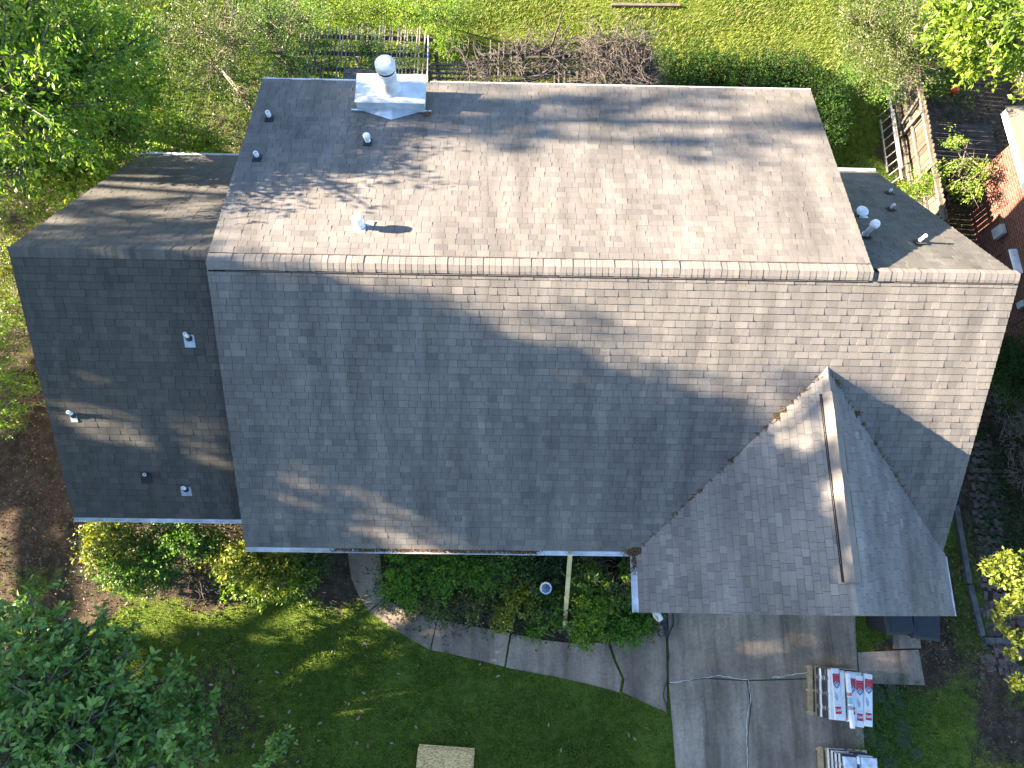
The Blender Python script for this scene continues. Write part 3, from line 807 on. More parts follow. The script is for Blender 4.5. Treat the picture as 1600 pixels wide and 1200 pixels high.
def make_pallet(c, rz, label):
    c = Vector(c); R = Matrix.Rotation(rz, 3, 'Z'); loc = lambda p: c + R @ Vector(p)
    root = empty("pallet", c, label, "pallet", "wooden pallets on the driveway")
    for k in range(7):
        mb = MB(); mb.box(loc((-.47 + k*.157, 0, .128)), (.1, 1.02, .018), rz); mb.build("deck_board", M['pallet'], root)
    for y in (-.46, 0, .46):
        mb = MB(); mb.box(loc((0, y, .07)), (1.06, .04, .09), rz); mb.build("stringer", M['pallet'], root)
    for x in (-.45, 0, .45):
        mb = MB(); mb.box(loc((x, 0, .017)), (.1, 1.0, .015), rz); mb.build("base_board", M['pallet'], root)
    return loc
def rbox(mb, loc, R, c, size, bev=.012):
    x, y, z = (s/2 for s in size); b = bev
    ring = lambda zz, ix: [(-x+ix, -y+ix, zz), (x-ix, -y+ix, zz), (x-ix, y-ix, zz), (-x+ix, y-ix, zz)]
    vs = ring(-z, b) + ring(-z+b, 0) + ring(z-b, 0) + ring(z, b)
    fs = [(3,2,1,0), (12,13,14,15)]
    for l in range(3):
        for k in range(4): fs.append((l*4+k, l*4+(k+1) % 4, l*4+4+(k+1) % 4, l*4+4+k))
    mb.add([loc(Vector(c) + Vector(p)) for p in vs], fs)
def bundle(loc, R, c, size, label, group, mat, extra=0.0):
    w0 = loc(c); root = empty("shingle_bundle", w0 - V(0,0,size[2]/2), label, "shingle bundle", group)
    mb = MB(); rbox(mb, loc, R, c, size); mb.build("wrapper", mat, root)
    mb = MB()
    for k in (-.3, 0, .3): mb.box(loc(Vector(c) + V(-size[0]/2-.001, k*size[1], 0)), (.004, size[1]*random.uniform(.03,.12), size[2]*random.uniform(.15,.5)), 0)
    mb.build("print_band", M[random.choice(('ink', 'ink', 'redlight', 'film'))], root)
    return root
def starter(loc, R, c, size, rz, label, group="red and white starter bundles on the front pallet", flip=1, red=True):
    """long white carton with a red band, a blue diamond and a red square with white lettering"""
    root = empty("starter_bundle", loc(c) - V(0,0,size[2]/2), label, "shingle bundle", group)
    lo2 = lambda p: loc(Vector(c) + Matrix.Rotation(rz, 3, 'Z') @ Vector(p))
    mb = MB(); rbox(mb, lo2, R, (0,0,0), size, .008); wr = mb.build("wrapper", M['wrapwhite'], root)
    z = size[2]/2; w_ = size[0]; L = size[1]
    def flat(poly, zz, name, mat):
        mb = MB(); mb.add([lo2((p[0], p[1], z+zz)) for p in poly], [tuple(range(len(poly)))]); return mb.build(name, mat, root)
    y1, y0 = L/2 - .10, L/2 - .31
    if red:
        flat([(-w_/2+.004,y0),(w_/2-.004,y0),(w_/2-.004,y1),(-w_/2+.004,y1)], .003, "red_band", M['red'])
        mb = MB()
        for k in range(9):
            a0, a1 = math.pi*k/9, math.pi*(k+1)/9
            mb.add([lo2((math.cos(a)*r, (y0+y1)/2 - .02 + math.sin(a)*r, z+.006)) for a, r in ((a0,.05),(a1,.05),(a1,.036),(a0,.036))], [(0,1,2,3)])
        mb.box(lo2((0,(y0+y1)/2-.025,z+.006)), (.09,.012,.002), rz); mb.box(lo2((0,y1-.03,z+.006)), (.10,.014,.002), rz); mb.box(lo2((0,y0+.05,z+.006)), (.02,.05,.002), rz)
        mb.build("band_print", M['redlight'], root)
    yc = y0 - .012; r = .074
    flat([(0,yc-r-.012),(r+.008,yc),(0,yc+r+.012),(-r-.008,yc)], .007, "diamond_edge", M['paper'])
    flat([(0,yc-r),(r-.004,yc),(0,yc+r),(-r+.004,yc)], .010, "diamond", M['navy'])
    mb = MB()
    for k in range(12):
        a0, a1 = 2*math.pi*k/12, 2*math.pi*(k+.85)/12
        mb.add([lo2((math.cos(a)*q, yc + math.sin(a)*q, z+.013)) for a, q in ((a0,.032),(a1,.032),(a1,.024),(a0,.024))], [(0,1,2,3)])
    mb.box(lo2((0,yc,z+.0125)), (.022,.022,.001), rz+.7); mb.build("emblem", M['paper'], root)
    mb = MB()
    for k in range(5): mb.box(lo2((-w_*.28 + k*.012, -.03 - .01*k, z+.003)), (.004, .18-.02*k, .002), rz)
    mb.box(lo2((0,-L/2+.30,z+.003)), (w_*.6,.004,.002), rz); mb.box(lo2((0,L/2-.05,z+.003)), (.012,.012,.002), rz)
    mb.build("small_print", M['ink'], root)
    s0, s1 = -L/2 + .12, -L/2 + .26
    flat([(-.062,s0),(.062,s0),(.062,s1),(-.062,s1)], .003, "red_square", M['red'])
    mb = MB(); mb.add([lo2((p[0]*.82, (s0+s1)/2 + p[1]*1.0, z+.007)) for p in LOGO[0]], LOGO[1]); mb.build("lettering", M['paper'], root)
    return root
PZ = -.085
pc = V(7.30, -1.73, 0); locP = make_pallet(pc, PZ, "wooden pallet under the red and white bundles, edge showing at left"); RP = Matrix.Rotation(PZ, 3, 'Z')
hgt = .137
for lay in range(8):
    for k in range(2):
        cx = -.19 + k*.345 + random.uniform(-.012,.012)
        mat = M['wrapwhite'] if lay in (2, 7) else M['wrapdark']
        bundle(locP, RP, (cx, random.uniform(-.02,.02), hgt + .045), (.335, .98, .088),
               ("white wrapped" if mat is M['wrapwhite'] else "dark wrapped") + " shingle bundle in the stack on the front pallet", "shingle bundles stacked on the front pallet", mat)
    hgt += .09
zt = hgt + .033
starter(locP, RP, (.405, -.03, zt+.03), (.165, 1.02, .065), -.045, "rightmost red and white bundle on the pallet")
starter(locP, RP, (.235, -.07, zt), (.160, 1.0, .065), -.03, "second red and white bundle from the right on the pallet")
starter(locP, RP, (.075, -.0, zt), (.160, .92, .065), -.03, "red and white bundle just right of the white roll")
starter(locP, RP, (-.235, .02, zt), (.150, 1.0, .065), .05, "red and white bundle at the left of the stack, tilted")
bundle(locP, RP, (-.11, .0, zt), (.10, .93, .06), "plain white wrapped bundle left of the white roll", "red and white starter bundles on the front pallet", M['wrapwhite'])
mb = MB(); r0, r1 = locP((-.03, .46, zt+.085)), locP((.035, -.60, zt+.085)); mb.tube([r0, r0 + (r1-r0)*.5, r1], .05, 14)
rt = empty("felt_roll", (r0+r1)/2 - V(0,0,.05), "long white roll lying along the bundles on the front pallet", "roll")
mb.build("roll", M['wrapwhite'], rt, smooth=False)
mb = MB(); d = (r1-r0); mb.tube([r0 + d*.36, r0 + d*.42], .0515, 14); mb.build("red_print", M['redlight'], rt)
mb = MB(); mb.tube([r0 + d*.44, r0 + d*.56], .0515, 14); mb.build("blue_print", simple("print_teal", (.25,.42,.48), .4), rt)
mb = MB(); mb.tube([r0 + d*.60, r0 + d*.67], .0513, 14); mb.build("grey_print", M['ink'], rt)
pc2 = V(7.36, -3.36, 0); locQ = make_pallet(pc2, -.06, "wooden pallet under the plastic wrapped bundles at the bottom edge"); RQ = Matrix.Rotation(-.06, 3, 'Z')
hgt = .137
for lay in range(9):
    for k in range(2):
        bundle(locQ, RQ, (-.17 + k*.345 + .012*lay*0, random.uniform(-.02,.02), hgt + .045), (.335, .98, .088), "shingle bundle under stretch film on the rear pallet", "film wrapped shingle bundles on the bottom pallet", M['film'] if lay == 8 else (M['wrapdark'] if lay % 2 else M['wrapwhite']))
    hgt += .09
mb = MB(); 
for (x, y, wd, ln) in ((.17,.12,.2,.25),(-.16,.05,.14,.2),(.2,-.2,.18,.2)):
    n_ = 14; mb.add([locQ((x + math.cos(k*6.283/n_)*wd*.5, y + math.sin(k*6.283/n_)*ln*.5, hgt+.004)) for k in range(n_)], [tuple(range(n_))])
tag(mb.build("bundle_print", simple("faint_print", (.62,.50,.52), .4), origin=locQ((0,0,hgt))), "faint printed patches on the film over the bottom pallet", "label")
mb = MB(); mb.bar(locQ((-.06,.5,hgt+.012)), locQ((-.045,-.5,hgt+.012)), .05, .012)
sp_ = mb.build("packing_strip", M['black'], origin=locQ((-.05,0,hgt))); tag(sp_, "dark strip with a white end across the bottom pallet", "strip")
mb = MB(); mb.bar(locQ((-.061,.5,hgt+.02)), locQ((-.058,.36,hgt+.02)), .05, .006); mb.build("white_end", M['paper'], sp_)

# ------------------------------------------------------------------ pergolas behind the house
rnd = random.Random(21)
px0, px1, py0, py1, pz = -5.2, -2.02, 12.0, 13.85, 2.4
root = empty("pergola", ((px0+px1)/2, (py0+py1)/2, 0), "old slatted grey pergola behind the chimney, overgrown with leaves", "pergola")
for x in (px0+.1, (px0+px1)/2, px1-.1):
    for y in (py0+.1, py1-.15):
        mb = MB(); mb.box((x, y, pz/2-.1), (.09,.09,pz-.2)); mb.build("post", M['woodgrey'], root)
for y in (12.15, 12.62, 13.1, 13.6):
    mb = MB(); mb.bar((px0-.1, y, pz-.09), (px1+.1, y, pz-.09), .04, .12); mb.build("beam", M['timber'], root)
x = px0
while x < px1:
    mb = MB(); yo = rnd.uniform(-.12,.1); mb.bar((x, py0, pz + rnd.uniform(-.005,.01)), (x + rnd.uniform(-.03,.03), py1+yo, pz + rnd.uniform(-.01,.02)), .03, .02)
    mb.build("slat", M['slat'] if rnd.random() < .7 else M['woodgrey'], root); x += rnd.uniform(.075,.12)
mb = MB(); mb.bar((px1+.04, py0, pz+.02), (px1+.0, py1-.25, pz+.02), .022, .02); mb.build("white_edge_slat", M['white'], root)
mb = MB(); mb.box((-3.55, 12.30, pz+.06), (.95,.42,.03)); mb.build("board_panel", M['woodgrey'], root)

qx0, qx1, qy0, qy1, qz = -1.95, 3.3, 12.0, 13.55, 2.25
root = empty("vine_arbour", ((qx0+qx1)/2, (qy0+qy1)/2, 0), "low weathered arbour with cross slats under a dead vine", "arbour")
for x in (qx0+.1, -.6, 1.3, qx1-.1):
    for y in (qy0+.1, qy1-.15):
        mb = MB(); mb.box((x, y, qz/2-.1), (.09,.09,qz-.2)); mb.build("post", M['woodgrey'], root)
for y in (12.2, 12.75, 13.3):
    mb = MB(); mb.bar((-.5, y, qz-.08), (qx1+.05, y, qz-.08), .05, .12); mb.build("beam", M['timber'], root)
for y in (12.05, 12.2, 12.38, 12.55, 12.72, 12.88, 13.02, 13.16):
    mb = MB(); mb.bar((qx0-.05, y, 1.95 + rnd.uniform(-.02,.02)), (-.4, y + rnd.uniform(-.03,.03), 1.95), .05, .03); mb.build("cross_slat", M['woodgrey'], root)
x = -.45
while x < qx1:
    mb = MB(); mb.bar((x, qy0, qz), (x + rnd.uniform(-.03,.03), qy1 + rnd.uniform(-.1,.2), qz), .03, .02); mb.build("slat", M['wood'], root); x += rnd.uniform(.12,.2)

def curl(mb, p, d, L, r, n=6, wob=.5, lo=None):
    pts = [Vector(p)]; d = Vector(d).normalized()
    for i in range(n):
        d = (d + V(rnd.gauss(0, wob), rnd.gauss(0, wob), rnd.gauss(0, wob*.32))).normalized()
        q = pts[-1] + d*L/n
        if lo is not None: q.z = max(q.z, lo)
        pts.append(q)
    mb.tube(pts, [r*(1-.6*i/n) for i in range(n+1)], 4, cap=False); return pts
mb = MB()
for i in range(11):   # thick old stems running along the arbour
    y = rnd.choice((12.3, 12.8, 13.05, 13.4)) + rnd.uniform(-.1,.1); x0 = rnd.uniform(-.7, 1.5)
    curl(mb, (x0, y, qz + .06), (1, rnd.uniform(-.2,.2), 0), rnd.uniform(1.2, 2.6), rnd.uniform(.022,.038), 12, .2, qz+.03)
dens = []
for i in range(1700):
    k = rnd.random()
    if k < .52: x, y = rnd.uniform(2.0, 3.45), rnd.uniform(12.0, 13.6)
    elif k < .68: x, y = rnd.uniform(-.2, 3.4), rnd.gauss(13.45, .14)
    elif k < .80: x, y = rnd.uniform(-1.0, .4), rnd.uniform(12.0, 13.1)
    elif k < .86: x, y = rnd.uniform(-.2, 3.0), rnd.gauss(12.85, .08)
    else: x, y = rnd.uniform(-1.9, 3.2), rnd.uniform(12.0, 13.4)
    a = rnd.uniform(0, 6.28)
    curl(mb, (x, y, qz + rnd.uniform(-.1, .15) + (abs(rnd.gauss(0, .22)) if x > 2 else 0)), (math.cos(a), math.sin(a), rnd.uniform(-.5,.3)), rnd.uniform(.3, .95), rnd.uniform(.005,.013), 6, .4)
for i in range(420):   # hanging curtain at the right end
    x, y = rnd.uniform(3.2, 3.55), rnd.uniform(12.0, 13.6)
    curl(mb, (x, y, qz + rnd.uniform(-.1,.1)), (.2, rnd.uniform(-.3,.3), -1), rnd.uniform(.6, 1.6), rnd.uniform(.006,.014), 6, .3)
tag(mb.build("dead_vine", M['vine'], origin=(1.3, 12.8, 0)), "tangled leafless grey vine heaped over the arbour", "vine")

# ------------------------------------------------------------------ fence, ladder, neighbour's things
FX, F0, F1, FH = 10.93, 9.35, 15.2, 1.3
root = empty("wooden_fence", (FX, (F0+F1)/2, 0), "weathered wooden board fence with rails on this side and a leaning brace", "fence")
y = F0; k = 0; mbp = MB()
while y < F1:
    h = FH + rnd.uniform(-.02,.02); wd = .135
    zz = [(y, 0), (y+wd, 0), (y+wd, h), (y+wd*.72, h+.05), (y+wd*.28, h+.05), (y, h)]
    tl = rnd.uniform(-.012,.012)
    mbp.add([(FX + .05 + tl, p[0], p[1]) for p in zz] + [(FX + .068 + tl, p[0], p[1]) for p in zz], [tuple(range(6)), tuple(range(6, 12))[::-1]] + [(i, 6+i, 6+(i+1) % 6, (i+1) % 6) for i in range(6)], rnd.random())
    y += wd + .012
M['picket'] = shingle_mat("fence_board", [(0, (.06,.05,.038)), (.5, (.092,.076,.058)), (1, (.13,.108,.083))], .4)
mbp.build("board_panel", M['picket'], root)
for z, hh in ((FH-.06, .10), (.68, .07), (.2, .07)):
    mb = MB(); mb.bar((FX+.01, F0, z), (FX+.01, F1, z), .05 if hh < .1 else .075, hh if hh < .1 else .075); mb.build("rail", M['wood'], root)
for y in (F0+.1, 10.9, 12.55, 15.0):
    mb = MB(); mb.box((FX-.03, y, FH/2), (.075,.08,FH-.02)); mb.build("post", M['woodgrey'], root)
mb = MB(); p, q = gp(1400, 200, .32), gp(1436, 157, 1.22); mb.bar((FX-.09, p.y, .12), (FX-.045, q.y+.05, FH-.05), .07, .05, up=(-1,0,0)); mb.build("brace", M['timber'], root)

root = empty("ladder", (10.5, 12.3, 0), "aluminium extension ladder lying on its side against the fence", "ladder")
la, lb = (10.50, 13.1, .03), (10.47, 11.45, .03)
ta, tb = (10.60, 13.75, .47), (10.55, 11.0, .47)
mb = MB(); mb.bar((10.50, 13.2, .03), (10.46, 11.5, .03), .028, .065); mb.build("rail", M['alu'], root)
mb = MB(); mb.bar(ta, tb, .03, .07); mb.build("rail", M['alu'], root)
mb = MB(); mb.bar((10.63, 13.2, .49), (10.60, 11.35, .49), .026, .06); mb.build("rail", M['alu'], root)
for k in range(9):
    y = 13.35 - k*.275
    mb = MB(); mb.tube([(10.50, y, .03), (10.585, y-.01, .46)], .017, 8); mb.build("rung", M['alu'], root)

def near_house():
    yaw = .055; P0 = gp(1505, 292); P0 = V(P0.x, P0.y, 0); R = Matrix.Rotation(yaw, 3, 'Z')
    loc = lambda p: P0 + R @ Vector(p)      # x into the house, -y towards the front
    root = empty("brick_house", P0, "red brick neighbouring house with white eave and meter boxes", "house")
    mb = MB(); H_ = 2.28
    vs = [loc(p) for p in ((0,0,-.1),(8,0,-.1),(8,-12,-.1),(0,-12,-.1),(0,0,H_),(8,0,H_),(8,-12,H_),(0,-12,H_))]
    mb.add(vs, [(0,1,2,3)[::-1],(4,5,6,7),(0,4,5,1),(1,5,6,2),(2,6,7,3),(3,7,4,0)][0:6]); 
    mb.build("wall", M['brick'], root)
    return root, loc
NB, nloc = near_house()
mb = MB(); mb.bar(nloc((-.32, .62, 2.38)), nloc((-.32, -12.4, 2.38)), .03, .2); mb.bar(nloc((-.30, .62, 2.38)), nloc((8.3, .62, 2.38)), .03, .2)
mb.build("fascia", M['white'], NB)
mb = MB(); rp = [(-.36,.68,2.5),(8.4,.68,2.5),(8.4,-12.5,2.5),(-.36,-12.5,2.5),(4.0,-3.6,4.9),(4.0,-8.2,4.9)]
mb.add([nloc(p) for p in rp], [(0,1,4)[::-1],(1,2,5,4)[::-1],(2,3,5)[::-1],(3,0,4,5)[::-1]])
mb.add([nloc(p) for p in ((-.30,.6,2.3),(8.3,.6,2.3),(8.3,-12.4,2.3),(-.30,-12.4,2.3))], [(0,1,2,3)])
mb.build("roof", M['shingle_shaded'], NB)
def wallbox(u, v_, z, sx, sy, sz, name, mat, label=None):
    c = gp(u, v_, z); mb = MB(); mb.box((c.x, c.y, z), (sx, sy, sz), rz=.055)
    o = mb.build(name, mat, NB)
    if label: o["label"] = label
    return o
M['metergrey'] = simple("meter_grey", (.36,.38,.39), .5)
wallbox(1561, 362, .95, .12, .26, .34, "meter_box", M['metergrey'])
wallbox(1569, 361, .95, .16, .10, .16, "meter_box", M['metergrey'])
wallbox(1576, 363, 1.0, .10, .14, .2, "junction_box", M['timber'])
wallbox(1581, 393, .9, .14, .22, .28, "outlet_box", M['white'])
wallbox(1575, 378, .85, .06, .28, .3, "recess_panel", M['black'])
wallbox(1597, 408, 1.2, .5, .65, .06, "hood", M['white'], "white sheet hood on the brick wall")
wallbox(1596, 476, 1.0, .10, .16, .2, "outlet_box", M['metergrey'])
mb = MB()
for pts in ([(1566,380,.85),(1582,371,.98),(1600,360,1.1)], [(1580,510,.75),(1600,498,.95)], [(1556,402,.55),(1566,397,.72)]):
    mb.tube([gp(*p) for p in pts], .02, 6)
mb.build("conduit", M['black'], NB)
# neighbour's deck and a plank screen between fence and house
mb = MB(); rr = random.Random(4)
y = 11.35
while y < 13.1:
    mb.box(((11.15+13.6)/2 + rr.uniform(-.03,.03), y, .05 + rr.uniform(-.004,.004)), (2.5, .128, .03)); y += .14
M['deck'] = simple("old_deck", (.055,.042,.032), .95, vary=.5, scale=4)
tag(mb.build("deck", M['deck']), kind="structure")
root = empty("plank_screen", (11.8, 10.9, 0), "short dark plank screen between the fence and the brick wall", "fence")
a, b_ = gp(1478, 248, 1.0), gp(1536, 250, 1.0)
mb = MB(); mb.bar((a.x-.05, a.y, .5), (b_.x+.15, b_.y-.02, .5), .03, 1.0); mb.build("plank_panel", M['timber'], root)
mb = MB(); x = a.x
while x < b_.x+.1:
    mb.box((x+.04, a.y-.03, 1.0), (.07, .02, .12), rz=0); x += .1
mb.build("picket_tops", M['wood'], root)
c = gp(1492, 141, .12); mb = MB(); mb.lathe((c.x, c.y, 0), [(.03,.01),(.09,.05),(.115,.12),(.09,.19),(.03,.235)], 14)
tag(mb.build("ball", plain("orange_rubber", (.55,.07,.02), .5), origin=(c.x, c.y, 0), smooth=True), "small orange ball on the dark ground beyond the fence", "ball")
c = gp(985, 6, .1); mb = MB(); mb.bar(gp(955, 8, .05), gp(1062, 9, .05), .09, .09)
tag(mb.build("garden_timber", M['wood'], origin=c), "pale timber lying on the bright back lawn", "timber")
# ------------------------------------------------------------------ vegetation
LM = {}
LM['green']   = leaf_mat("leaf_green", [(0, (0.0286, 0.0715, 0.013)), (.5, (0.0754, 0.169, 0.0234)), (1, (0.169, 0.273, 0.0338))])
LM['fresh']   = leaf_mat("leaf_fresh", [(0, (.045,.105,.012)), (.55, (.12,.225,.022)), (1, (.32,.37,.03))], .45)
LM['lime']    = leaf_mat("leaf_lime", [(0, (.075,.14,.015)), (.5, (.13,.21,.022)), (1, (.24,.29,.035))], .45)
LM['gold']    = leaf_mat("leaf_gold", [(0, (.035,.080,.011)), (.5, (.12,.165,.018)), (1, (.34,.30,.026))], .35)
LM['dark']    = leaf_mat("leaf_dark", [(0, (0.014, 0.0336, 0.0112)), (.6, (0.0336, 0.0812, 0.0196)), (1, (0.077, 0.133, 0.0308))], .25)
LM['olive']   = leaf_mat("leaf_olive", [(0, (0.0364, 0.0546, 0.0156)), (.6, (0.091, 0.1274, 0.0286)), (1, (0.182, 0.2145, 0.052))], .35)
LM['hedge']   = leaf_mat("leaf_hedge_shaded", [(0, (0.0084, 0.024, 0.0036)), (.6, (0.0216, 0.057, 0.0066)), (1, (0.054, 0.102, 0.012))], .3, .6, .2)  # leaf tone darkened: the arbour's shadow on the hedge is put into the colour
LM['bed']     = leaf_mat("leaf_bed", [(0, (.030,.080,.011)), (.6, (.090,.20,.022)), (1, (.21,.34,.04))], .3, .6, .2)
LM['glossy']  = leaf_mat("leaf_glossy", [(0, (0.0392, 0.084, 0.0168)), (.5, (0.119, 0.231, 0.0448)), (.85, (0.21, 0.35, 0.077)), (.94, (0.294, 0.308, 0.098)), (1, (0.476, 0.378, 0.14))], .25, .42, .35)
LM['yellow']  = leaf_mat("leaf_yellow", [(0, (.08,.115,.014)), (.5, (.15,.185,.022)), (1, (.24,.26,.045))], .4)
LM['red']     = leaf_mat("leaf_red", [(0, (.05,.03,.02)), (.6, (.11,.05,.03)), (1, (.17,.10,.04))], .2)

def unit(a): return a / np.maximum(np.linalg.norm(a, axis=-1, keepdims=True), 1e-9)

def leaf_arrays(rng, P, D, n, tl, L, W, spread=.5, upbias=.9, droop=.15, oval=False):
    S = len(P); T = S * n
    p = np.repeat(P, n, 0); d = np.repeat(D, n, 0); sr = np.repeat(rng.random(S), n)
    t = rng.random((T, 1))
    pos = p + d * tl * (t - .45) + rng.normal(size=(T, 3)) * tl * .16
    u = unit(d * (1 - spread) + rng.normal(size=(T, 3)) * spread * .75 + np.array([0, 0, -droop]))
    nn = rng.normal(size=(T, 3)) * .65 + np.array([0, 0, upbias])
    v = unit(np.cross(nn, u)); nn = np.cross(u, v)
    ls = L * rng.uniform(.6, 1.2, (T, 1)); ws = W * rng.uniform(.7, 1.2, (T, 1))
    rnd = np.clip(.55 * sr + .45 * rng.random(T), 0, 1)
    if not oval:
        q = np.stack([pos, pos + u*ls*.45 + v*ws*.5 + nn*ls*.06, pos + u*ls - nn*ls*.08, pos + u*ls*.45 - v*ws*.5 + nn*ls*.06], 1)
        return q.reshape(-1, 3), np.arange(T*4).reshape(T, 4), rnd
    a = pos; m1, m2 = pos + u*ls*.35 - nn*ls*.03, pos + u*ls*.72 - nn*ls*.05; tip = pos + u*ls - nn*ls*.12
    q = np.stack([a, m1 + v*ws*.45 + nn*ws*.18, m2 + v*ws*.42 + nn*ws*.15, tip, m2 - v*ws*.42 + nn*ws*.15, m1 - v*ws*.45 + nn*ws*.18, m1, m2], 1)
    base = np.arange(T)[:, None] * 8
    f = np.concatenate([base + np.array([[0, 6, 1, 1]]) * 0 + np.array([[0, 1, 2, 7]]), base + np.array([[0, 7, 4, 5]]), base + np.array([[7, 2, 3, 4]])], 0)
    return q.reshape(-1, 3), f, np.concatenate([rnd, rnd, rnd])

def plant(name, label, cat, base, blobs, leaf, mat, wood='bark', trunk=.12, group=None, seed=1, parts=('trunk', 'crown'), branch=.12, twig_r=.006, fork=.35, extra_twigs=0):
    rng = np.random.default_rng(seed); rn = random.Random(seed)
    base = Vector(base); base.z = 0
    root = empty(name, base, label, cat, group)
    L, W, n, tl = leaf[:4]; kw = leaf[4] if len(leaf) > 4 else {}
    PP, DD = [], []; mb = MB()
    zc = sum(b[0].z for b in blobs)/len(blobs)
    cc = sum((b[0] for b in blobs), Vector())/len(blobs)
    fk = Vector((base.x + (cc.x-base.x)*.25, base.y + (cc.y-base.y)*.25, max(.05, zc*fork)))
    if trunk > 0:
        mid = (base+fk)/2 + V(rn.uniform(-.05,.05), rn.uniform(-.05,.05), 0)
        mb.tube([base - V(0,0,.08), base + V(0,0,.05), mid, fk], [trunk*1.5, trunk*1.15, trunk, trunk*.85], 8)
    for (c, r, cnt) in blobs:
        c = Vector(c); r = r if hasattr(r, '__len__') else (r, r, r*.75)
        q = unit(rng.normal(size=(cnt, 3))) * (rng.random((cnt, 1)) ** (1/2.4))
        q = q * (1 + .22*rng.normal(size=(cnt, 1)))
        p = np.array(c) + q*np.array(r); p[:, 2] = np.maximum(p[:, 2], .06)
        d = unit(unit(q)*.8 + rng.normal(size=(cnt, 3))*.5 + np.array([0, 0, .35]))
        PP.append(p); DD.append(d)
        if trunk > 0:
            k1 = fk + (c-fk)*.5 + V(rn.uniform(-.15,.15), rn.uniform(-.15,.15), .1)*min(1, r[0])
            lr = max(twig_r*1.6, trunk*.55)
            mb.tube([fk, k1, c], [lr, lr*.75, lr*.5], 6)
            for i in range(int(cnt*branch)):
                e = Vector(p[i]); m_ = c + (e-c)*.5 + V(rn.gauss(0,.1), rn.gauss(0,.1), rn.gauss(0,.06))*r[0]
                s_ = k1 + (c-k1)*rn.random()
                mb.tube([s_, m_, e, e + Vector(d[i])*tl*.5], [lr*.38, max(twig_r, lr*.22), twig_r, twig_r*.5], 4, cap=False)
    for i in range(extra_twigs):
        c, r, _ = rn.choice(blobs); r = r if hasattr(r, '__len__') else (r, r, r*.75)
        p = Vector(c) + V(rn.gauss(0,.4)*r[0], rn.gauss(0,.4)*r[1], rn.gauss(0,.4)*r[2]); p.z = max(p.z, .05)
        a = rn.uniform(0, 6.28); d = V(math.cos(a), math.sin(a), rn.uniform(-.1,.7)); ln = rn.uniform(.2,.6)
        mb.tube([p, p + d*ln*.5 + V(rn.gauss(0,.05), rn.gauss(0,.05), 0), p + d*ln], [twig_r, twig_r*.8, twig_r*.5], 4, cap=False)
    if mb.v: mb.build(parts[0], M[wood], root, smooth=True)
    P = np.concatenate(PP); D = np.concatenate(DD)
    if n > 0:
        v, f, r_ = leaf_arrays(rng, P, D, n, tl, L, W, **kw)
        from_arrays(parts[1], v, f, r_, mat, root)
    return root
SP = ('stem', 'foliage')
def B(u, v_, z, r, cnt): return (gp(u, v_, z), r, cnt)

# -- trees that stand in the picture
plant("leafy_tree", "large bright green tree over the back left corner of the lawn", "tree", gp(60, 190, 0), [
    B(30,40,6.6,1.25,230), B(130,95,6.3,1.15,220), B(45,150,6.8,1.2,240), B(160,190,4.6,1.0,190), B(50,240,3.6,1.15,210), B(140,265,3.0,.9,150),
    B(205,140,4.0,.85,120), B(100,20,5.2,.9,110), B(-60,120,7,1.6,160), B(200,60,4.8,.8,80), B(-30,280,3.5,1.3,120)], (.115,.046,19,.42), LM['fresh'], 'bark', .2, seed=31, branch=.2, twig_r=.009)
plant("young_tree", "thin dark leaved tree between the big tree and the pergola", "tree", gp(345, 120, 0), [
    B(330,110,3.4,1.0,110), B(375,60,3.8,1.0,130), B(300,40,3.6,.9,90), B(385,160,2.6,.8,100), B(350,20,3.6,.9,90), B(260,60,3.6,.8,70), B(410,190,2.2,.5,40)], (.06,.026,15,.34), LM['olive'], 'barkpale', .045, seed=32, branch=.3, twig_r=.0045, extra_twigs=70)
plant("pergola_tree", "loose leafy tree at the left end of the pergola", "tree", gp(440, 105, 0), [
    B(440,85,3.0,.85,130), B(420,35,3.3,.8,120), B(470,30,2.8,.7,90), B(415,130,2.2,.7,90), B(455,120,2.5,.5,60)], (.055,.026,16,.32), LM['green'], 'barkpale', .06, seed=33, branch=.4, twig_r=.006, extra_twigs=60)
plant("flowering_shrub", "yellow-green sunlit shrub behind the left half of the pergola", "shrub", gp(520, 30, 0), [B(505,18,1.3,.75,150), B(555,22,1.2,.7,150), B(590,12,1.4,.6,110)], (.055,.028,16,.3), LM['lime'], 'bark', .03, seed=34, parts=SP, branch=.2)
plant("flowering_shrub", "taller light green shrub behind the right end of the pergola", "shrub", gp(680, 40, 0), [B(640,25,1.6,.65,140), B(690,25,1.9,.65,150), B(700,65,1.4,.42,80), B(725,20,1.4,.5,80)], (.055,.028,16,.3), LM['fresh'], 'bark', .03, seed=35, parts=SP, branch=.2)
plant("climbing_plant", "leafy climber sprawling over the slats of the pergola", "climber", gp(560, 100, 0), [
    B(500,68,2.48,(.55,.3,.12),46), B(575,72,2.5,(.5,.28,.14),60), B(590,95,2.5,(.35,.28,.12),46), B(640,75,2.45,(.3,.3,.1),20), B(470,105,2.4,(.3,.4,.2),50), B(440,115,2.2,(.5,.4,.3),50), B(520,100,2.45,(.4,.25,.1),30), B(640,100,2.4,(.3,.2,.1),16)], (.055,.026,15,.3), LM['green'], 'bark', .03, seed=36, parts=SP, branch=.25)
plant("lit_shrub", "sunlit yellow-green shrub behind the lower roof wing", "shrub", gp(295, 225, 0), [B(285,205,1.9,(.7,.4,.5),120), B(325,225,1.6,(.5,.35,.4),80), B(250,215,1.6,.4,60)], (.075,.032,16,.32), LM['fresh'], 'bark', .03, seed=37, parts=SP, branch=.3)
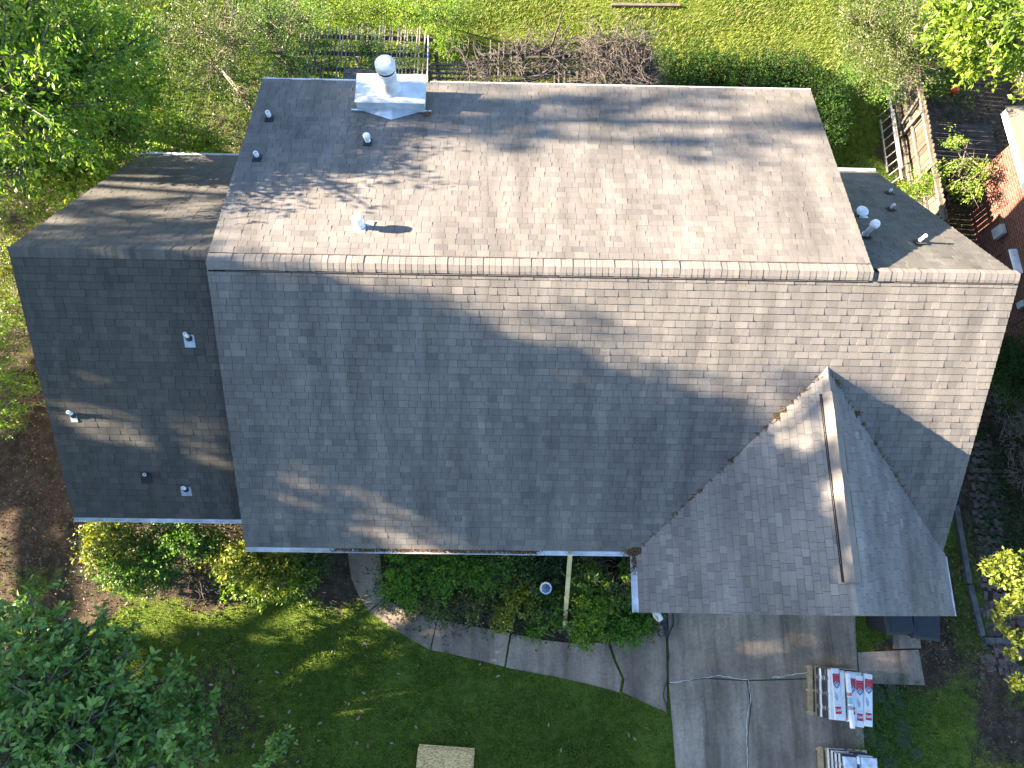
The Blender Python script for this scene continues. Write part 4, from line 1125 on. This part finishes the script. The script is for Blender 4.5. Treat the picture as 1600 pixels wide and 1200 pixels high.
plant("wild_shrub", "yellowish scrubby shrub touching the left wing's back roof edge", "shrub", gp(140, 290, 0), [B(150,265,2.6,.6,90), B(100,300,2.2,.55,80), B(185,240,2.5,.45,60), B(60,330,2.0,.5,80)], (.06,.028,15,.3), LM['fresh'], 'barkpale', .035, seed=38, parts=SP, branch=.5, extra_twigs=70)
plant("wild_shrub", "brownish twiggy shrub left of the left wing's ridge end", "shrub", gp(40, 330, 0), [B(40,300,2.4,.55,40), B(20,345,2.0,.5,50), B(90,330,1.5,.4,24)], (.05,.024,12,.28), LM['olive'], 'barkpale', .03, seed=39, parts=SP, branch=.9, extra_twigs=110)
plant("side_shrub", "green and yellow shrub beside the left gable end", "shrub", gp(5, 410, 0), [B(20,380,1.9,.45,90), B(5,425,1.8,.5,90), B(-20,470,1.8,.5,60), B(20,340,1.6,.3,40)], (.065,.03,16,.3), LM['gold'], 'bark', .03, seed=40, parts=SP, branch=.3)
plant("side_shrub", "olive scrub at the left edge beside the middle of the left gable wall", "shrub", gp(-20, 520, 0), [B(12,480,1.0,.5,80), B(5,540,.9,.5,80), B(30,520,.5,.4,50), B(38,450,.8,.3,40)], (.06,.03,12,.28), LM['olive'], 'barkpale', .03, seed=140, parts=SP, branch=.6, extra_twigs=60)
plant("side_shrub", "olive scrub at the left edge above the bare soil", "shrub", gp(-10, 620, 0), [B(10,600,.8,.5,70), B(20,650,.6,.4,40), B(-10,660,.8,.5,50)], (.06,.03,12,.28), LM['olive'], 'barkpale', .03, seed=141, parts=SP, branch=.6, extra_twigs=60)
# arching stems at the left edge
def arching(name, label, base, tips, mat, seed):
    rn = random.Random(seed); rng = np.random.default_rng(seed); base = Vector(base)
    root = empty(name, base, label, "shrub"); mb = MB(); P, D = [], []
    for t in tips:
        for k in range(3):
            e = Vector(t) + V(rn.gauss(0,.22), rn.gauss(0,.22), rn.gauss(0,.1))
            m1 = base + (e-base)*.4 + V(rn.gauss(0,.1), rn.gauss(0,.1), .65); m2 = base + (e-base)*.75 + V(rn.gauss(0,.06), rn.gauss(0,.06), .5)
            mb.tube([base + V(rn.gauss(0,.12), rn.gauss(0,.12), 0), m1, m2, e], [.022,.016,.011,.005], 5)
            for j in range(9):
                s_ = m2 + (e-m2)*rn.uniform(.1,1.1); P.append(s_ + V(rn.gauss(0,.09), rn.gauss(0,.09), rn.gauss(0,.05))); D.append((e-m2).normalized())
            for j in range(3):
                s_ = m1 + (m2-m1)*rn.random(); mb.tube([s_, s_ + V(rn.gauss(0,.2), rn.gauss(0,.2), .1)], [.007,.003], 4)
    mb.build("stem", M['barkpale'], root, smooth=True)
    v, f, r_ = leaf_arrays(rng, np.array([tuple(p) for p in P]), np.array([tuple(p) for p in D]), 12, .22, .065, .032)
    from_arrays("foliage", v, f, r_, mat, root)
arching("arching_shrub", "shrub of long bare arching stems along the left gable wall", gp(-55, 600, 0), [gp(25,520,1.3), gp(35,575,1.3), gp(15,480,1.4), gp(40,490,1.0), gp(5,560,1.6), gp(25,585,1.5)], LM['fresh'], 41)
arching("arching_shrub", "lower shrub with a green sprig reaching under the left eave", gp(-40, 690, 0), [gp(30,650,1.2), gp(18,625,1.4), gp(45,632,1.0), gp(0,605,1.5)], LM['fresh'], 42)

plant("maple_tree", "bright lime green tree in the back right corner", "tree", gp(1590, 90, 0), [
    B(1500,20,6.8,.72,70), B(1560,30,7.2,.8,90), B(1595,75,6.4,.6,60), B(1530,75,6.0,.55,50), B(1480,55,6.2,.45,34), B(1515,98,5.4,.34,24), B(1560,95,5.4,.4,26), B(1640,40,7,.9,60)], (.15,.055,15,.3,dict(spread=.8)), LM['lime'], 'bark', .2, seed=43, branch=.25, twig_r=.01)
plant("wispy_tree", "sparse olive green tree by the far end of the wooden fence", "tree", gp(1400, 100, 0), [
    B(1390,55,3.8,.8,190), B(1350,30,3.8,.7,150), B(1425,95,3.2,.65,170), B(1375,110,2.8,.6,150), B(1420,30,4.2,.8,150), B(1340,75,2.6,.5,110), B(1455,70,3.4,.5,110)], (.065,.026,17,.32), LM['olive'], 'barkpale', .05, seed=44, branch=.25, twig_r=.005, extra_twigs=50)
plant("fence_shrub", "dense green shrub under the wispy tree", "shrub", gp(1370, 140, 0), [B(1345,110,1.2,.5,110), B(1385,135,1.3,.5,120), B(1325,125,.9,.4,70), B(1400,115,1.5,.4,60)], (.055,.026,15,.26), LM['green'], 'bark', .025, seed=45, parts=SP)
plant("tree_stump", "grey knobbly tree base at the right edge of the back yard", "tree", gp(1600, 100, 0), [B(1590,75,.9,(.3,.35,.35),30), B(1605,105,.6,(.3,.35,.3),30)], (.1,.06,6,.2), leaf_mat("bark_flake", [(0, (.10,.095,.085)), (.6, (.21,.19,.16)), (1, (.34,.31,.25))], .0, .9, .1), 'barkpale', .2, seed=46, parts=('trunk', 'bark_flakes'), fork=.9)
plant("hedge", "green hedge with shade-darkened leaf colour behind the back eave and round the roof corner", "hedge", gp(1180, 140, 0), [
    B(1035,112,.7,(.75,.65,.5),364), B(1090,108,.7,(.75,.7,.5),364), B(1145,112,.7,(.75,.65,.5),350), B(1200,112,.7,(.75,.65,.5),350), B(1250,118,.7,(.7,.65,.5),322), B(1288,150,.8,(.55,.7,.55),322), B(1296,185,.7,(.45,.6,.5),251), B(1300,212,.6,(.35,.45,.4),125), B(1060,140,.8,(.9,.5,.5),210), B(1180,145,.8,(1.2,.5,.5),280)], (.058,.032,15,.22), LM['hedge'], 'bark', .04, seed=47, parts=SP, branch=.05)
plant("end_shrub", "yellow-green shrub at the near end of the wooden fence", "shrub", gp(1440, 310, 0), [B(1440,290,.9,(.38,.42,.32),110), B(1462,280,1.1,.28,60), B(1420,300,.6,.25,40)], (.055,.026,14,.22), LM['lime'], 'bark', .02, seed=48, parts=SP)
arch_tips = [gp(1525,268,1.5), gp(1515,285,1.4), gp(1482,225,1.7), gp(1510,255,1.5), gp(1500,300,1.2)]
arching("sapling", "light green sapling fanning out beside the brick wall", gp(1480, 305, 0), arch_tips, LM['lime'], 49)
plant("evergreen_shrub", "dense dark green shrub under the right eave by the brick wall", "shrub", gp(1600, 590, 0), [B(1580,570,1.5,.55,170), B(1600,600,1.5,.55,150), B(1575,545,1.3,.35,80), B(1610,560,1.5,.5,100)], (.06,.032,15,.24), LM['hedge'], 'bark', .04, seed=50, parts=SP)
def bare_shrub(label, c, r, n, seed, mat='barkpale', cat="bare shrub"):
    global rnd
    rnd = random.Random(seed); c = Vector(c); mb = MB()
    for i in range(n):
        a = rnd.uniform(0, 6.28); rr_ = r*rnd.random()**.5
        p = c + V(math.cos(a)*rr_*.6, math.sin(a)*rr_*.6, rnd.uniform(.0,.7)*r)
        curl(mb, p, (math.cos(a), math.sin(a), rnd.uniform(.1,.9)), rnd.uniform(.25,.8)*r, rnd.uniform(.004,.01), 5, .4, .03)
    o = mb.build("bare_shrub", M[mat], origin=(c.x, c.y, 0)); return tag(o, label, cat, "leafless shrubs")
bare_shrub("pale leafless shrub just below the green shrub at the right edge", gp(1572, 640, .5), .75, 170, 51)
bare_shrub("pale leafless shrub halfway down the right edge", gp(1590, 690, .4), .7, 120, 52)
bare_shrub("pale leafless shrub beside the brick path, lowest of the three at right", gp(1595, 740, .4), .6, 110, 53)
bare_shrub("dark leafless branches in the front bed next to the garage gutter", gp(968, 888, .7), .95, 170, 54, 'vine')
bare_shrub("bare grey twigs under the gutter between the yellow-green front shrubs", gp(345, 830, .6), .7, 90, 55, 'vine')
bare_shrub("dead reddish twigs between the two yellow-green front shrubs", gp(310, 890, .3), .8, 160, 56, 'vine')

plant("yellow_tree", "sunlit yellow-green tree at the right edge by the brick path", "tree", gp(1660, 960, 0), [
    B(1572,876,5.0,.20,30), B(1550,890,4.9,.14,18), B(1594,892,5.0,.22,30), B(1566,908,4.8,.15,20), B(1592,930,4.9,.2,24), B(1570,950,4.6,.11,14), B(1557,964,4.5,.08,9), B(1572,985,4.5,.09,12), B(1590,1000,4.5,.12,14), B(1582,1020,4.3,.08,9), B(1590,1068,4.4,.11,16), B(1625,980,4.8,.4,40), B(1640,880,5,.4,40)], (.08,.05,10,.15,dict(spread=.8)), LM['yellow'], 'bark', .07, seed=57, branch=.35, fork=.6)

plant("magnolia_tree", "dark glossy large leaved magnolia filling the bottom left corner", "tree", gp(40, 1140, 0), [
    B(40,985,3.0,.75,70), B(115,1010,3.2,.75,80), B(175,1015,2.4,.45,40), B(60,1080,3.8,.95,120), B(170,1080,3.3,.75,90), B(230,1100,2.8,.6,60), B(110,1160,3.9,.95,120), B(220,1170,3.3,.75,90), B(290,1180,2.6,.5,50), B(300,1110,2.1,.4,34), B(20,1180,4.2,1.0,110), B(-60,1060,4.2,1.2,70), B(150,1240,4,1.1,80), B(280,1060,2.0,.35,20), B(0,960,2.2,.4,24)], (.165,.07,9,.2,dict(oval=True, spread=.75, upbias=1.1)), LM['glossy'], 'barkpale', .14, seed=58, branch=.5, twig_r=.008)
plant("magnolia_sprout", "small magnolia sprout on the lawn beside the big one", "shrub", gp(435, 1180, 0), [B(430,1165,.7,.28,18), B(420,1185,.6,.25,14), B(445,1150,.6,.16,8)], (.15,.06,7,.18,dict(oval=True, spread=.7)), LM['glossy'], 'barkpale', .012, seed=59, parts=SP)

# -- shrubs in front of the house
def shrub(label, blobs, leaf, mat, seed, name="shrub", extra=0, grp=None, br=.15):
    c = blobs[0][0]
    return plant(name, label, "shrub", (sum(b[0].x for b in blobs)/len(blobs), sum(b[0].y for b in blobs)/len(blobs), 0), blobs, leaf, mat, 'bark', .022, grp, seed, SP, br, .005, .3, extra)
L1 = (.085,.046,10,.22); L2 = (.07,.04,11,.2); L3 = (.085,.05,12,.24)
G1_, G2_ = "shrubs under the left front gutter", "shrubs in the front bed"
shrub("golden tipped shrub at the far left under the wing gutter", [B(165,835,1.3,.48,170), B(150,865,1.0,.38,90), B(195,832,1.2,.4,100)], L1, LM['gold'], 61, "golden_shrub", 20, G1_)
shrub("rounded dark green shrub with yellow lower edge left of the lawn", [B(185,885,1.0,.46,150), B(238,878,1.0,.46,150), B(215,905,.7,.45,110), B(265,895,.7,.35,70)], L2, LM['green'], 62, "dark_shrub", 10, G1_)
shrub("yellow edged growth at the front of the leftmost shrubs", [B(175,905,.6,.25,40), B(215,915,.6,.22,40), B(245,900,.6,.25,36)], L1, LM['gold'], 63, "golden_shrub", 0, G1_)
shrub("green shrub beneath the middle of the wing gutter", [B(285,838,1.2,.45,130), B(252,848,1.0,.4,90), B(320,850,1.0,.38,80)], L1, LM['green'], 64, "green_shrub", 20, G1_)
shrub("yellow-green shrub under the left end of the main gutter", [B(375,878,1.1,.46,150), B(420,895,1.0,.5,170), B(445,872,1.0,.4,100), B(350,870,.9,.35,60)], L1, LM['gold'], 65, "golden_shrub", 10, G1_)
shrub("loose yellow-green shrub spilling onto the lawn left of the walkway", [B(455,905,.8,.42,120), B(410,918,.6,.4,90), B(365,908,.6,.38,70), B(480,890,.7,.3,50)], L1, LM['lime'], 66, "golden_shrub", 0, G1_)
shrub("dark low shrub against the start of the walkway", [B(495,875,.7,.35,70), B(480,895,.5,.35,50)], L2, LM['dark'], 67, "dark_shrub", 30, G1_)
shrub("dense green shrub right of the walkway entrance", [B(635,885,1.0,.45,130), B(620,915,.8,.38,90), B(640,935,.6,.3,50)], L2, LM['bed'], 71, "green_shrub", 0, G2_)
shrub("bright green clipped shrub in the middle of the front bed", [B(700,885,1.1,.5,140), B(690,905,.9,.45,110), B(745,890,1.0,.45,110)], L2, LM['bed'], 72, "green_shrub", 0, G2_)
shrub("white flecked green shrub below the gutter, left of the lamp", [B(785,880,1.1,.42,110), B(765,905,.9,.38,80)], L2, LM['green'], 73, "green_shrub", 10, G2_)
shrub("dull olive shrub along the walkway edge", [B(690,945,.6,.38,70), B(740,945,.6,.4,70), B(665,945,.5,.3,40)], L2, LM['olive'], 74, "olive_shrub", 50, G2_)
shrub("yellow-olive tuft of a shrub overhanging the walkway", [B(785,970,.5,.25,50), B(795,950,.6,.25,40)], L1, LM['gold'], 75, "golden_shrub", 10, G2_)
shrub("mixed yellow-green shrub just left of the lamp post", [B(815,930,.8,.32,60), B(800,915,.8,.28,40), B(830,945,.6,.25,36)], L1, LM['gold'], 76, "golden_shrub", 10, G2_)
shrub("dark shrub behind the lamp post under the gutter", [B(830,885,.9,.45,90), B(865,880,.8,.4,70), B(870,900,.6,.3,40)], L1, LM['dark'], 77, "dark_shrub", 40, G2_)
shrub("green shrub right of the leaning board", [B(915,900,.9,.4,80), B(940,910,.8,.35,60), B(905,925,.7,.3,50)], L1, LM['green'], 78, "green_shrub", 20, G2_)
shrub("bright lime shrub in front of the leafless branches", [B(925,945,1.0,.32,80), B(915,965,.9,.28,50), B(950,935,.9,.26,50)], L1, LM['fresh'], 79, "lime_shrub", 0, G2_)
shrub("round leafy shrub hanging over the walkway beside the hose end", [B(920,985,.6,.34,100), B(905,990,.5,.25,50)], L1, LM['fresh'], 80, "green_shrub", 0, G2_)
shrub("round leafy shrub at the garage corner of the walkway", [B(975,985,.6,.36,110), B(995,975,.6,.28,60), B(960,970,.6,.28,60)], L1, LM['bed'], 81, "green_shrub", 0, G2_)
shrub("brownish thin shrub beside the drain extender", [B(1018,955,.5,.25,36), B(1012,975,.4,.25,30)], L1, LM['olive'], 82, "olive_shrub", 40, G2_)
shrub("narrow green shrub along the garage side wall", [B(985,915,.9,.22,50), B(985,890,.9,.22,40), B(982,940,.8,.2,40)], L1, LM['green'], 83, "green_shrub", 0, G2_)
shrub("low green growth between the board and the walkway", [B(860,960,.5,.3,50), B(870,935,.6,.28,50)], L1, LM['green'], 84, "green_shrub", 10, G2_)
# strappy grass tuft
c = gp(835, 985, 0); mb = MB(); rn = random.Random(3)
for i in range(90):
    a = rn.uniform(0, 6.28); l = rn.uniform(.2,.42); p = c + V(rn.gauss(0,.1), rn.gauss(0,.06), 0); d = V(math.cos(a), math.sin(a), 0)
    q = V(-d.y, d.x, 0)*.006; p1 = p + d*l*.5 + V(0,0,l*.7); p2 = p + d*l + V(0,0,l*.45)
    mb.add([p-q, p+q, p1+q, p1-q, p2], [(0,1,2,3), (3,2,4)], rn.random())
tag(mb.build("grass_tuft", LM['bed'], origin=c), "strappy blue-green grass tuft at the walkway edge", "grass tuft")

# ground ivy and weeds (nobody could count them)
def ground_cover(name, label, pts, mat, L, W, n, seed):
    rng = np.random.default_rng(seed); P = []
    for (u, v_, r, cnt) in pts:
        c = gp(u, v_, .06); q = rng.normal(size=(cnt, 3))*np.array([r, r, .04]); P.append(np.array(c) + q)
    P = np.concatenate(P); P[:, 2] = np.clip(P[:, 2], .02, .3); D = unit(rng.normal(size=P.shape)*np.array([1, 1, .3]) + np.array([0, 0, .4]))
    v, f, r_ = leaf_arrays(rng, P, D, n, .14, L, W)
    tag(from_arrays(name, v, f, r_, mat), label, "ground cover", kind="stuff")
ground_cover("ground_ivy", "dark ivy and weeds between the brick path and the neighbour", [(1560,700,.5,120), (1580,780,.6,160), (1560,830,.5,140), (1590,860,.5,120), (1570,640,.5,120), (1540,760,.3,50), (1585,1020,.5,30)], LM['dark'], .05, .03, 10, 91)
ground_cover("bed_ground_cover", "low dark growth covering the soil of the front bed", [(u, v_, .35, 60) for u in range(620, 1010, 42) for v_ in (880, 915, 950)] + [(u, v_, .35, 40) for u in range(160, 500, 45) for v_ in (840, 880)], LM['dark'], .05, .03, 9, 92)
ground_cover("back_undergrowth", "dark undergrowth below the back left trees", [(u, v_, .55, 70) for u in range(0, 480, 60) for v_ in (40, 130, 220, 300) if not (u > 240 and v_ > 230)] + [(1390,150,.5,70), (1400,290,.3,40), (1480,340,.3,30), (1430,255,.2,20)], LM['dark'], .05, .03, 9, 93)
ground_cover("stone_weeds", "grass and weeds creeping over the stepping stones", [(u, v_, .16, 26) for u in range(1355, 1450, 14) for v_ in range(1082, 1200, 16)], LM['green'], .04, .014, 8, 95)
ground_cover("leaf_litter", "brown leaf litter on the bare soil of both side yards", [(u, v_, .8, 60) for u in (10, 60, 90) for v_ in (680, 760, 840, 900)] + [(1490,950,.3,120), (1500,1000,.35,130), (1460,1010,.2,60), (1540,1030,.5,80), (1560,1100,.7,60), (1480,1090,.6,50), (1500,880,.2,60), (1560,740,.5,80), (1560,660,.4,60), (150,960,.7,50), (260,1000,.7,50)], leaf_mat("dead_leaf", [(0, (.05,.033,.02)), (.6, (.13,.09,.055)), (1, (.27,.21,.14))], .05, .9, .1), .06, .03, 3, 94)

# fallen magnolia leaves: separate pale leaves on the front lawn
def leaf_proto(k):
    rn = random.Random(k); L, W = 1.0, .42; mb = MB(); c = rn.uniform(.1,.22)
    top = [(-.5,0,0), (-.25,W*.42,c*.6), (.1,W*.5,c), (.35,W*.3,c*.6), (.5,0,.02), (.35,-W*.3,c*.5), (.1,-W*.5,c*.9), (-.25,-W*.42,c*.7)]
    mid = [(-.2,0,-.02), (.15,0,-.02)]
    vs = top + mid
    mb.add(vs, [(0,8,1),(1,8,9,2),(2,9,3),(3,9,4),(4,9,5),(5,9,6),(6,9,8,7),(7,8,0)]); return mb
FL = [("pale tan", simple("fallen_leaf_tan", (.27,.19,.115), .8)), ("greyish pale", simple("fallen_leaf_grey", (.24,.205,.155), .85)), ("brown", simple("fallen_leaf_brown", (.20,.10,.05), .8))]
protos = []
for i, (nm, mt) in enumerate(FL):
    o = leaf_proto(i).build("fallen_leaf", mt); tag(o, nm + " fallen leaf lying on the front lawn", "leaf", "fallen leaves on the front lawn"); protos.append(o)
rn = random.Random(77); spots = [(407,1065),(433,1050),(457,1072),(470,1085),(430,1115),(452,1112),(498,1157),(500,1130),(545,1100),(540,1098),(518,1018),(470,947),(500,945),(517,942),(570,1006),(653,1040),(750,1038),(623,1053),(650,1136),(728,1145),(612,1161),(575,1165),(857,1133),(1010,1138),(982,1148),(445,1190),(465,1190),(425,1085),(405,1105),(560,1122),(583,1080),(568,1083),(345,1100),(365,1050),(330,1070),(372,1010),(310,990),(197,943),(268,1022),(290,990),(255,1000)]
for i in range(16): spots.append((rn.uniform(270, 520), rn.uniform(1000, 1195)))
for i in range(6): spots.append((rn.uniform(520, 1000), rn.uniform(1040, 1195)))
for i, (u, v_) in enumerate(spots):
    if 650 < u < 740 and v_ > 1155: continue
    src = protos[rn.choice((0,0,0,1,1,2))] if i > 2 else protos[i]
    o = src if i < 3 else src.copy()
    if i >= 3: COL.objects.link(o)
    s_ = rn.uniform(.075,.125); o.scale = (s_, s_, s_); o.location = gp(u, v_, .035); o.rotation_euler = (rn.uniform(-.25,.25), rn.uniform(-.25,.25), rn.uniform(0, 6.28))

# -- grass blades
def inpoly(x, y, poly):
    r = np.zeros(len(x), bool); n = len(poly)
    for i in range(n):
        x0, y0 = poly[i][:2]; x1, y1 = poly[(i+1) % n][:2]
        c = ((y0 > y) != (y1 > y)); xx = (x1-x0)*(y-y0)/((y1-y0) if abs(y1-y0) > 1e-9 else 1e-9) + x0
        r ^= c & (x < xx)
    return r
WALK = [gp(*p) for p in ((543,865),(549,905),(562,935),(577,956),(605,976),(640,998),(700,1021),(788,1042),(860,1056),(968,1082),(1042,1114),(1042,985),(1000,996),(950,1003),(850,1000),(760,982),(683,967),(640,956),(602,935),(597,900),(593,865))]
DRV = [gp(*p) for p in ((1043,900),(1336,900),(1341,1056),(1348,1120),(1364,1330),(1062,1330),(1043,1110))]
PADS = [[gp(*p) for p in q] for q in (((1340,1019),(1436,1015),(1446,1071),(1350,1068)), ((1394,990),(1437,990),(1440,1013),(1397,1014)))]
def blades(name, label, x0, x1, y0, y1, dens, hmin, hmax, seed):
    rng = np.random.default_rng(seed); n = int((x1-x0)*(y1-y0)*dens)
    x = rng.uniform(x0, x1, n); y = rng.uniform(y0, y1, n)
    g = gmask(x, y); dr = gmask(x, y, GDRY)
    pn = .5 + .5*np.sin(x*2.1 + 1.3*np.sin(y*1.7)) * np.sin(y*2.3 + 1.1*np.sin(x*1.9))
    cl = np.sin(x*7.3 + 2*np.sin(y*5.1)) * np.sin(y*8.1 + 2*np.sin(x*6.3)); pn = np.clip(.62*pn + .38*(.5 + .5*cl) + rng.normal(size=n)*.08, 0, 1)
    keep = rng.random(n) < np.clip((g - .25)*1.5, .02, 1) * (.55 + .45*pn)
    keep &= ~((x > XW+.3) & (x < XR-.3) & (y > 1.9) & (y < 9.6))
    xj, yj = x + rng.normal(size=n)*.04, y + rng.normal(size=n)*.04
    for q in [WALK, DRV] + PADS: keep &= ~inpoly(xj, yj, q)
    x, y, dr, pn = x[keep], y[keep], dr[keep], pn[keep]; n = len(x)
    a = rng.uniform(0, 6.283, n); h = rng.uniform(hmin, hmax, n) * (.7 + .6*pn); ln = rng.uniform(.3, 1.1, n)*h
    wv = rng.uniform(.006, .014, n)
    b = np.stack([x, y, np.full(n, -.012)], -1); s = np.stack([-np.sin(a), np.cos(a), np.zeros(n)], -1)*wv[:, None]
    t = b + np.stack([np.cos(a)*ln, np.sin(a)*ln, h], -1)
    v = np.stack([b - s, b + s, t], 1).reshape(-1, 3); f = np.arange(n*3).reshape(n, 3)
    r = np.clip(rng.random(n)**1.3*.72*(.45 + 1.0*pn) + .5*dr*(.35 + .65*rng.random(n)) * (.5 + .8*(1-pn)), 0, 1)
    tag(from_arrays(name, v, f, r, M['blade']), label, "grass", kind="stuff")
M['blade'] = leaf_mat("grass_blade", [(0, (.036,.066,.010)), (.3, (.082,.135,.017)), (.52, (.15,.21,.026)), (.75, (.16,.19,.04)), (1, (.27,.26,.10))], .3, .6, .2)
blades("front_grass", "green grass of the shaded front lawn", -13.5, 12.5, -5.6, 1.6, 1900, .03, .065, 101)
blades("back_grass", "long yellow-green sunlit grass of the back lawn", -12, 14.5, 10.0, 18.6, 1500, .04, .10, 102)
blades("side_grass", "grass and weeds of the right side yard", 8.8, 13.5, 1.6, 10.0, 900, .025, .06, 103)

# -- tall trees standing left of the view; their crowns shade the house; the front ones are added to block sky
def tall_tree(label, x, y, blobs, leaf, seed):
    return plant("oak_tree", label, "tree", (x, y, 0), [(V(x + dx, yy, z), r, c) for (dx, yy, z, r, c) in blobs], leaf, LM['green'], 'bark', .28, None, seed, ('trunk', 'crown'), .12, .02, .45)
tall_tree("tall dense oak beyond the left edge shading the front roof", -25, -5.5, [
    (0,5.5,12.5,1.6,220), (0,4.9,14.2,1.4,170), (0,3.7,14.9,1.3,130), (0,2.0,15.0,1.7,190), (0,3.3,13.1,1.9,260), (0,0,13.4,2.8,360), (0,-3,13.4,3.0,340), (0,-1.5,15.2,1.7,170),
    (0,6.3,13.1,.6,60), (0,6.2,13.8,.55,60), (0,6.3,12.2,.8,60), (0,4.2,15.8,.55,22), (0,2.9,15.9,.6,26), (0,1.3,16.1,.7,44), (0,3.4,16.6,.3,10), (0,4.8,16.3,.3,9), (0,2.2,16.5,.3,9), (0,5.6,16.2,.3,8), (0,-.6,16.4,1.0,60),
    (0,6.0,10.8,1.4,160), (0,3.2,9.9,1.5,120), (0,.3,10.5,2.1,210), (0,-3.5,9.5,2.6,270), (0,-6.5,10.5,3.0,220), (0,-6,6.5,2.6,180), (0,-2.2,6.8,1.8,130),
    (0,5.0,8.8,1.4,110), (.3,2.7,10.0,1.0,60), (0,-.7,8.9,1.0,60), (0,-.9,6.9,1.0,55), (0,.2,7.0,.45,34), (0,5.6,5.6,1.5,90), (0,3.9,5.3,1.3,110), (0,-.4,4.2,1.1,50), (0,-4,3.9,1.8,90), (0,6.6,9.6,1.0,60), (0,5.9,15.0,.45,8)], (.26,.16,18,.7), 201)
tall_tree("slimmer open crowned oak beyond the left edge dappling the back roof", -26, 9.5, [
    (0,7.9,13.1,.6,22), (0,9.1,12.9,.8,40), (0,10.5,13.3,1.0,42), (0,11.5,12.9,1.0,36), (0,10.9,14.6,.8,25), (0,9.8,14.0,.5,12), (0,8.6,11.5,.4,10), (0,9.8,11.9,.4,7), (0,10.6,10.9,.5,6), (0,10.6,16.4,.5,9), (0,11.7,15.6,.8,15), (0,11.3,17.2,.5,9), (0,7.6,12.2,.35,8)], (.24,.14,15,.6), 202)
tall_tree("unseen broad oak added beyond the front lawn to block sky light", -6, -13, [(0,-12.5,9,3.6,200), (-4,-12,8.5,3.2,160), (4,-13,9,3.4,180), (0,-12.5,12.5,3.2,180), (-3,-12.5,12,2.6,120), (3.5,-12.5,12,2.6,120)], (.3,.18,13,.8), 203)  # added out of view to cut the front sky and deepen the shade
tall_tree("unseen tall oak added behind the magnolia to block sky light", -17, -8, [(0,-8,8,3.2,200), (-2,-6,10.0,3.0,160), (1,-9,11.5,2.8,160), (-2,-9.5,7,3,160), (-1,-7,13.5,2.4,120)], (.3,.18,13,.8), 204)  # another unseen tree, added so the wing's shade gets less sky
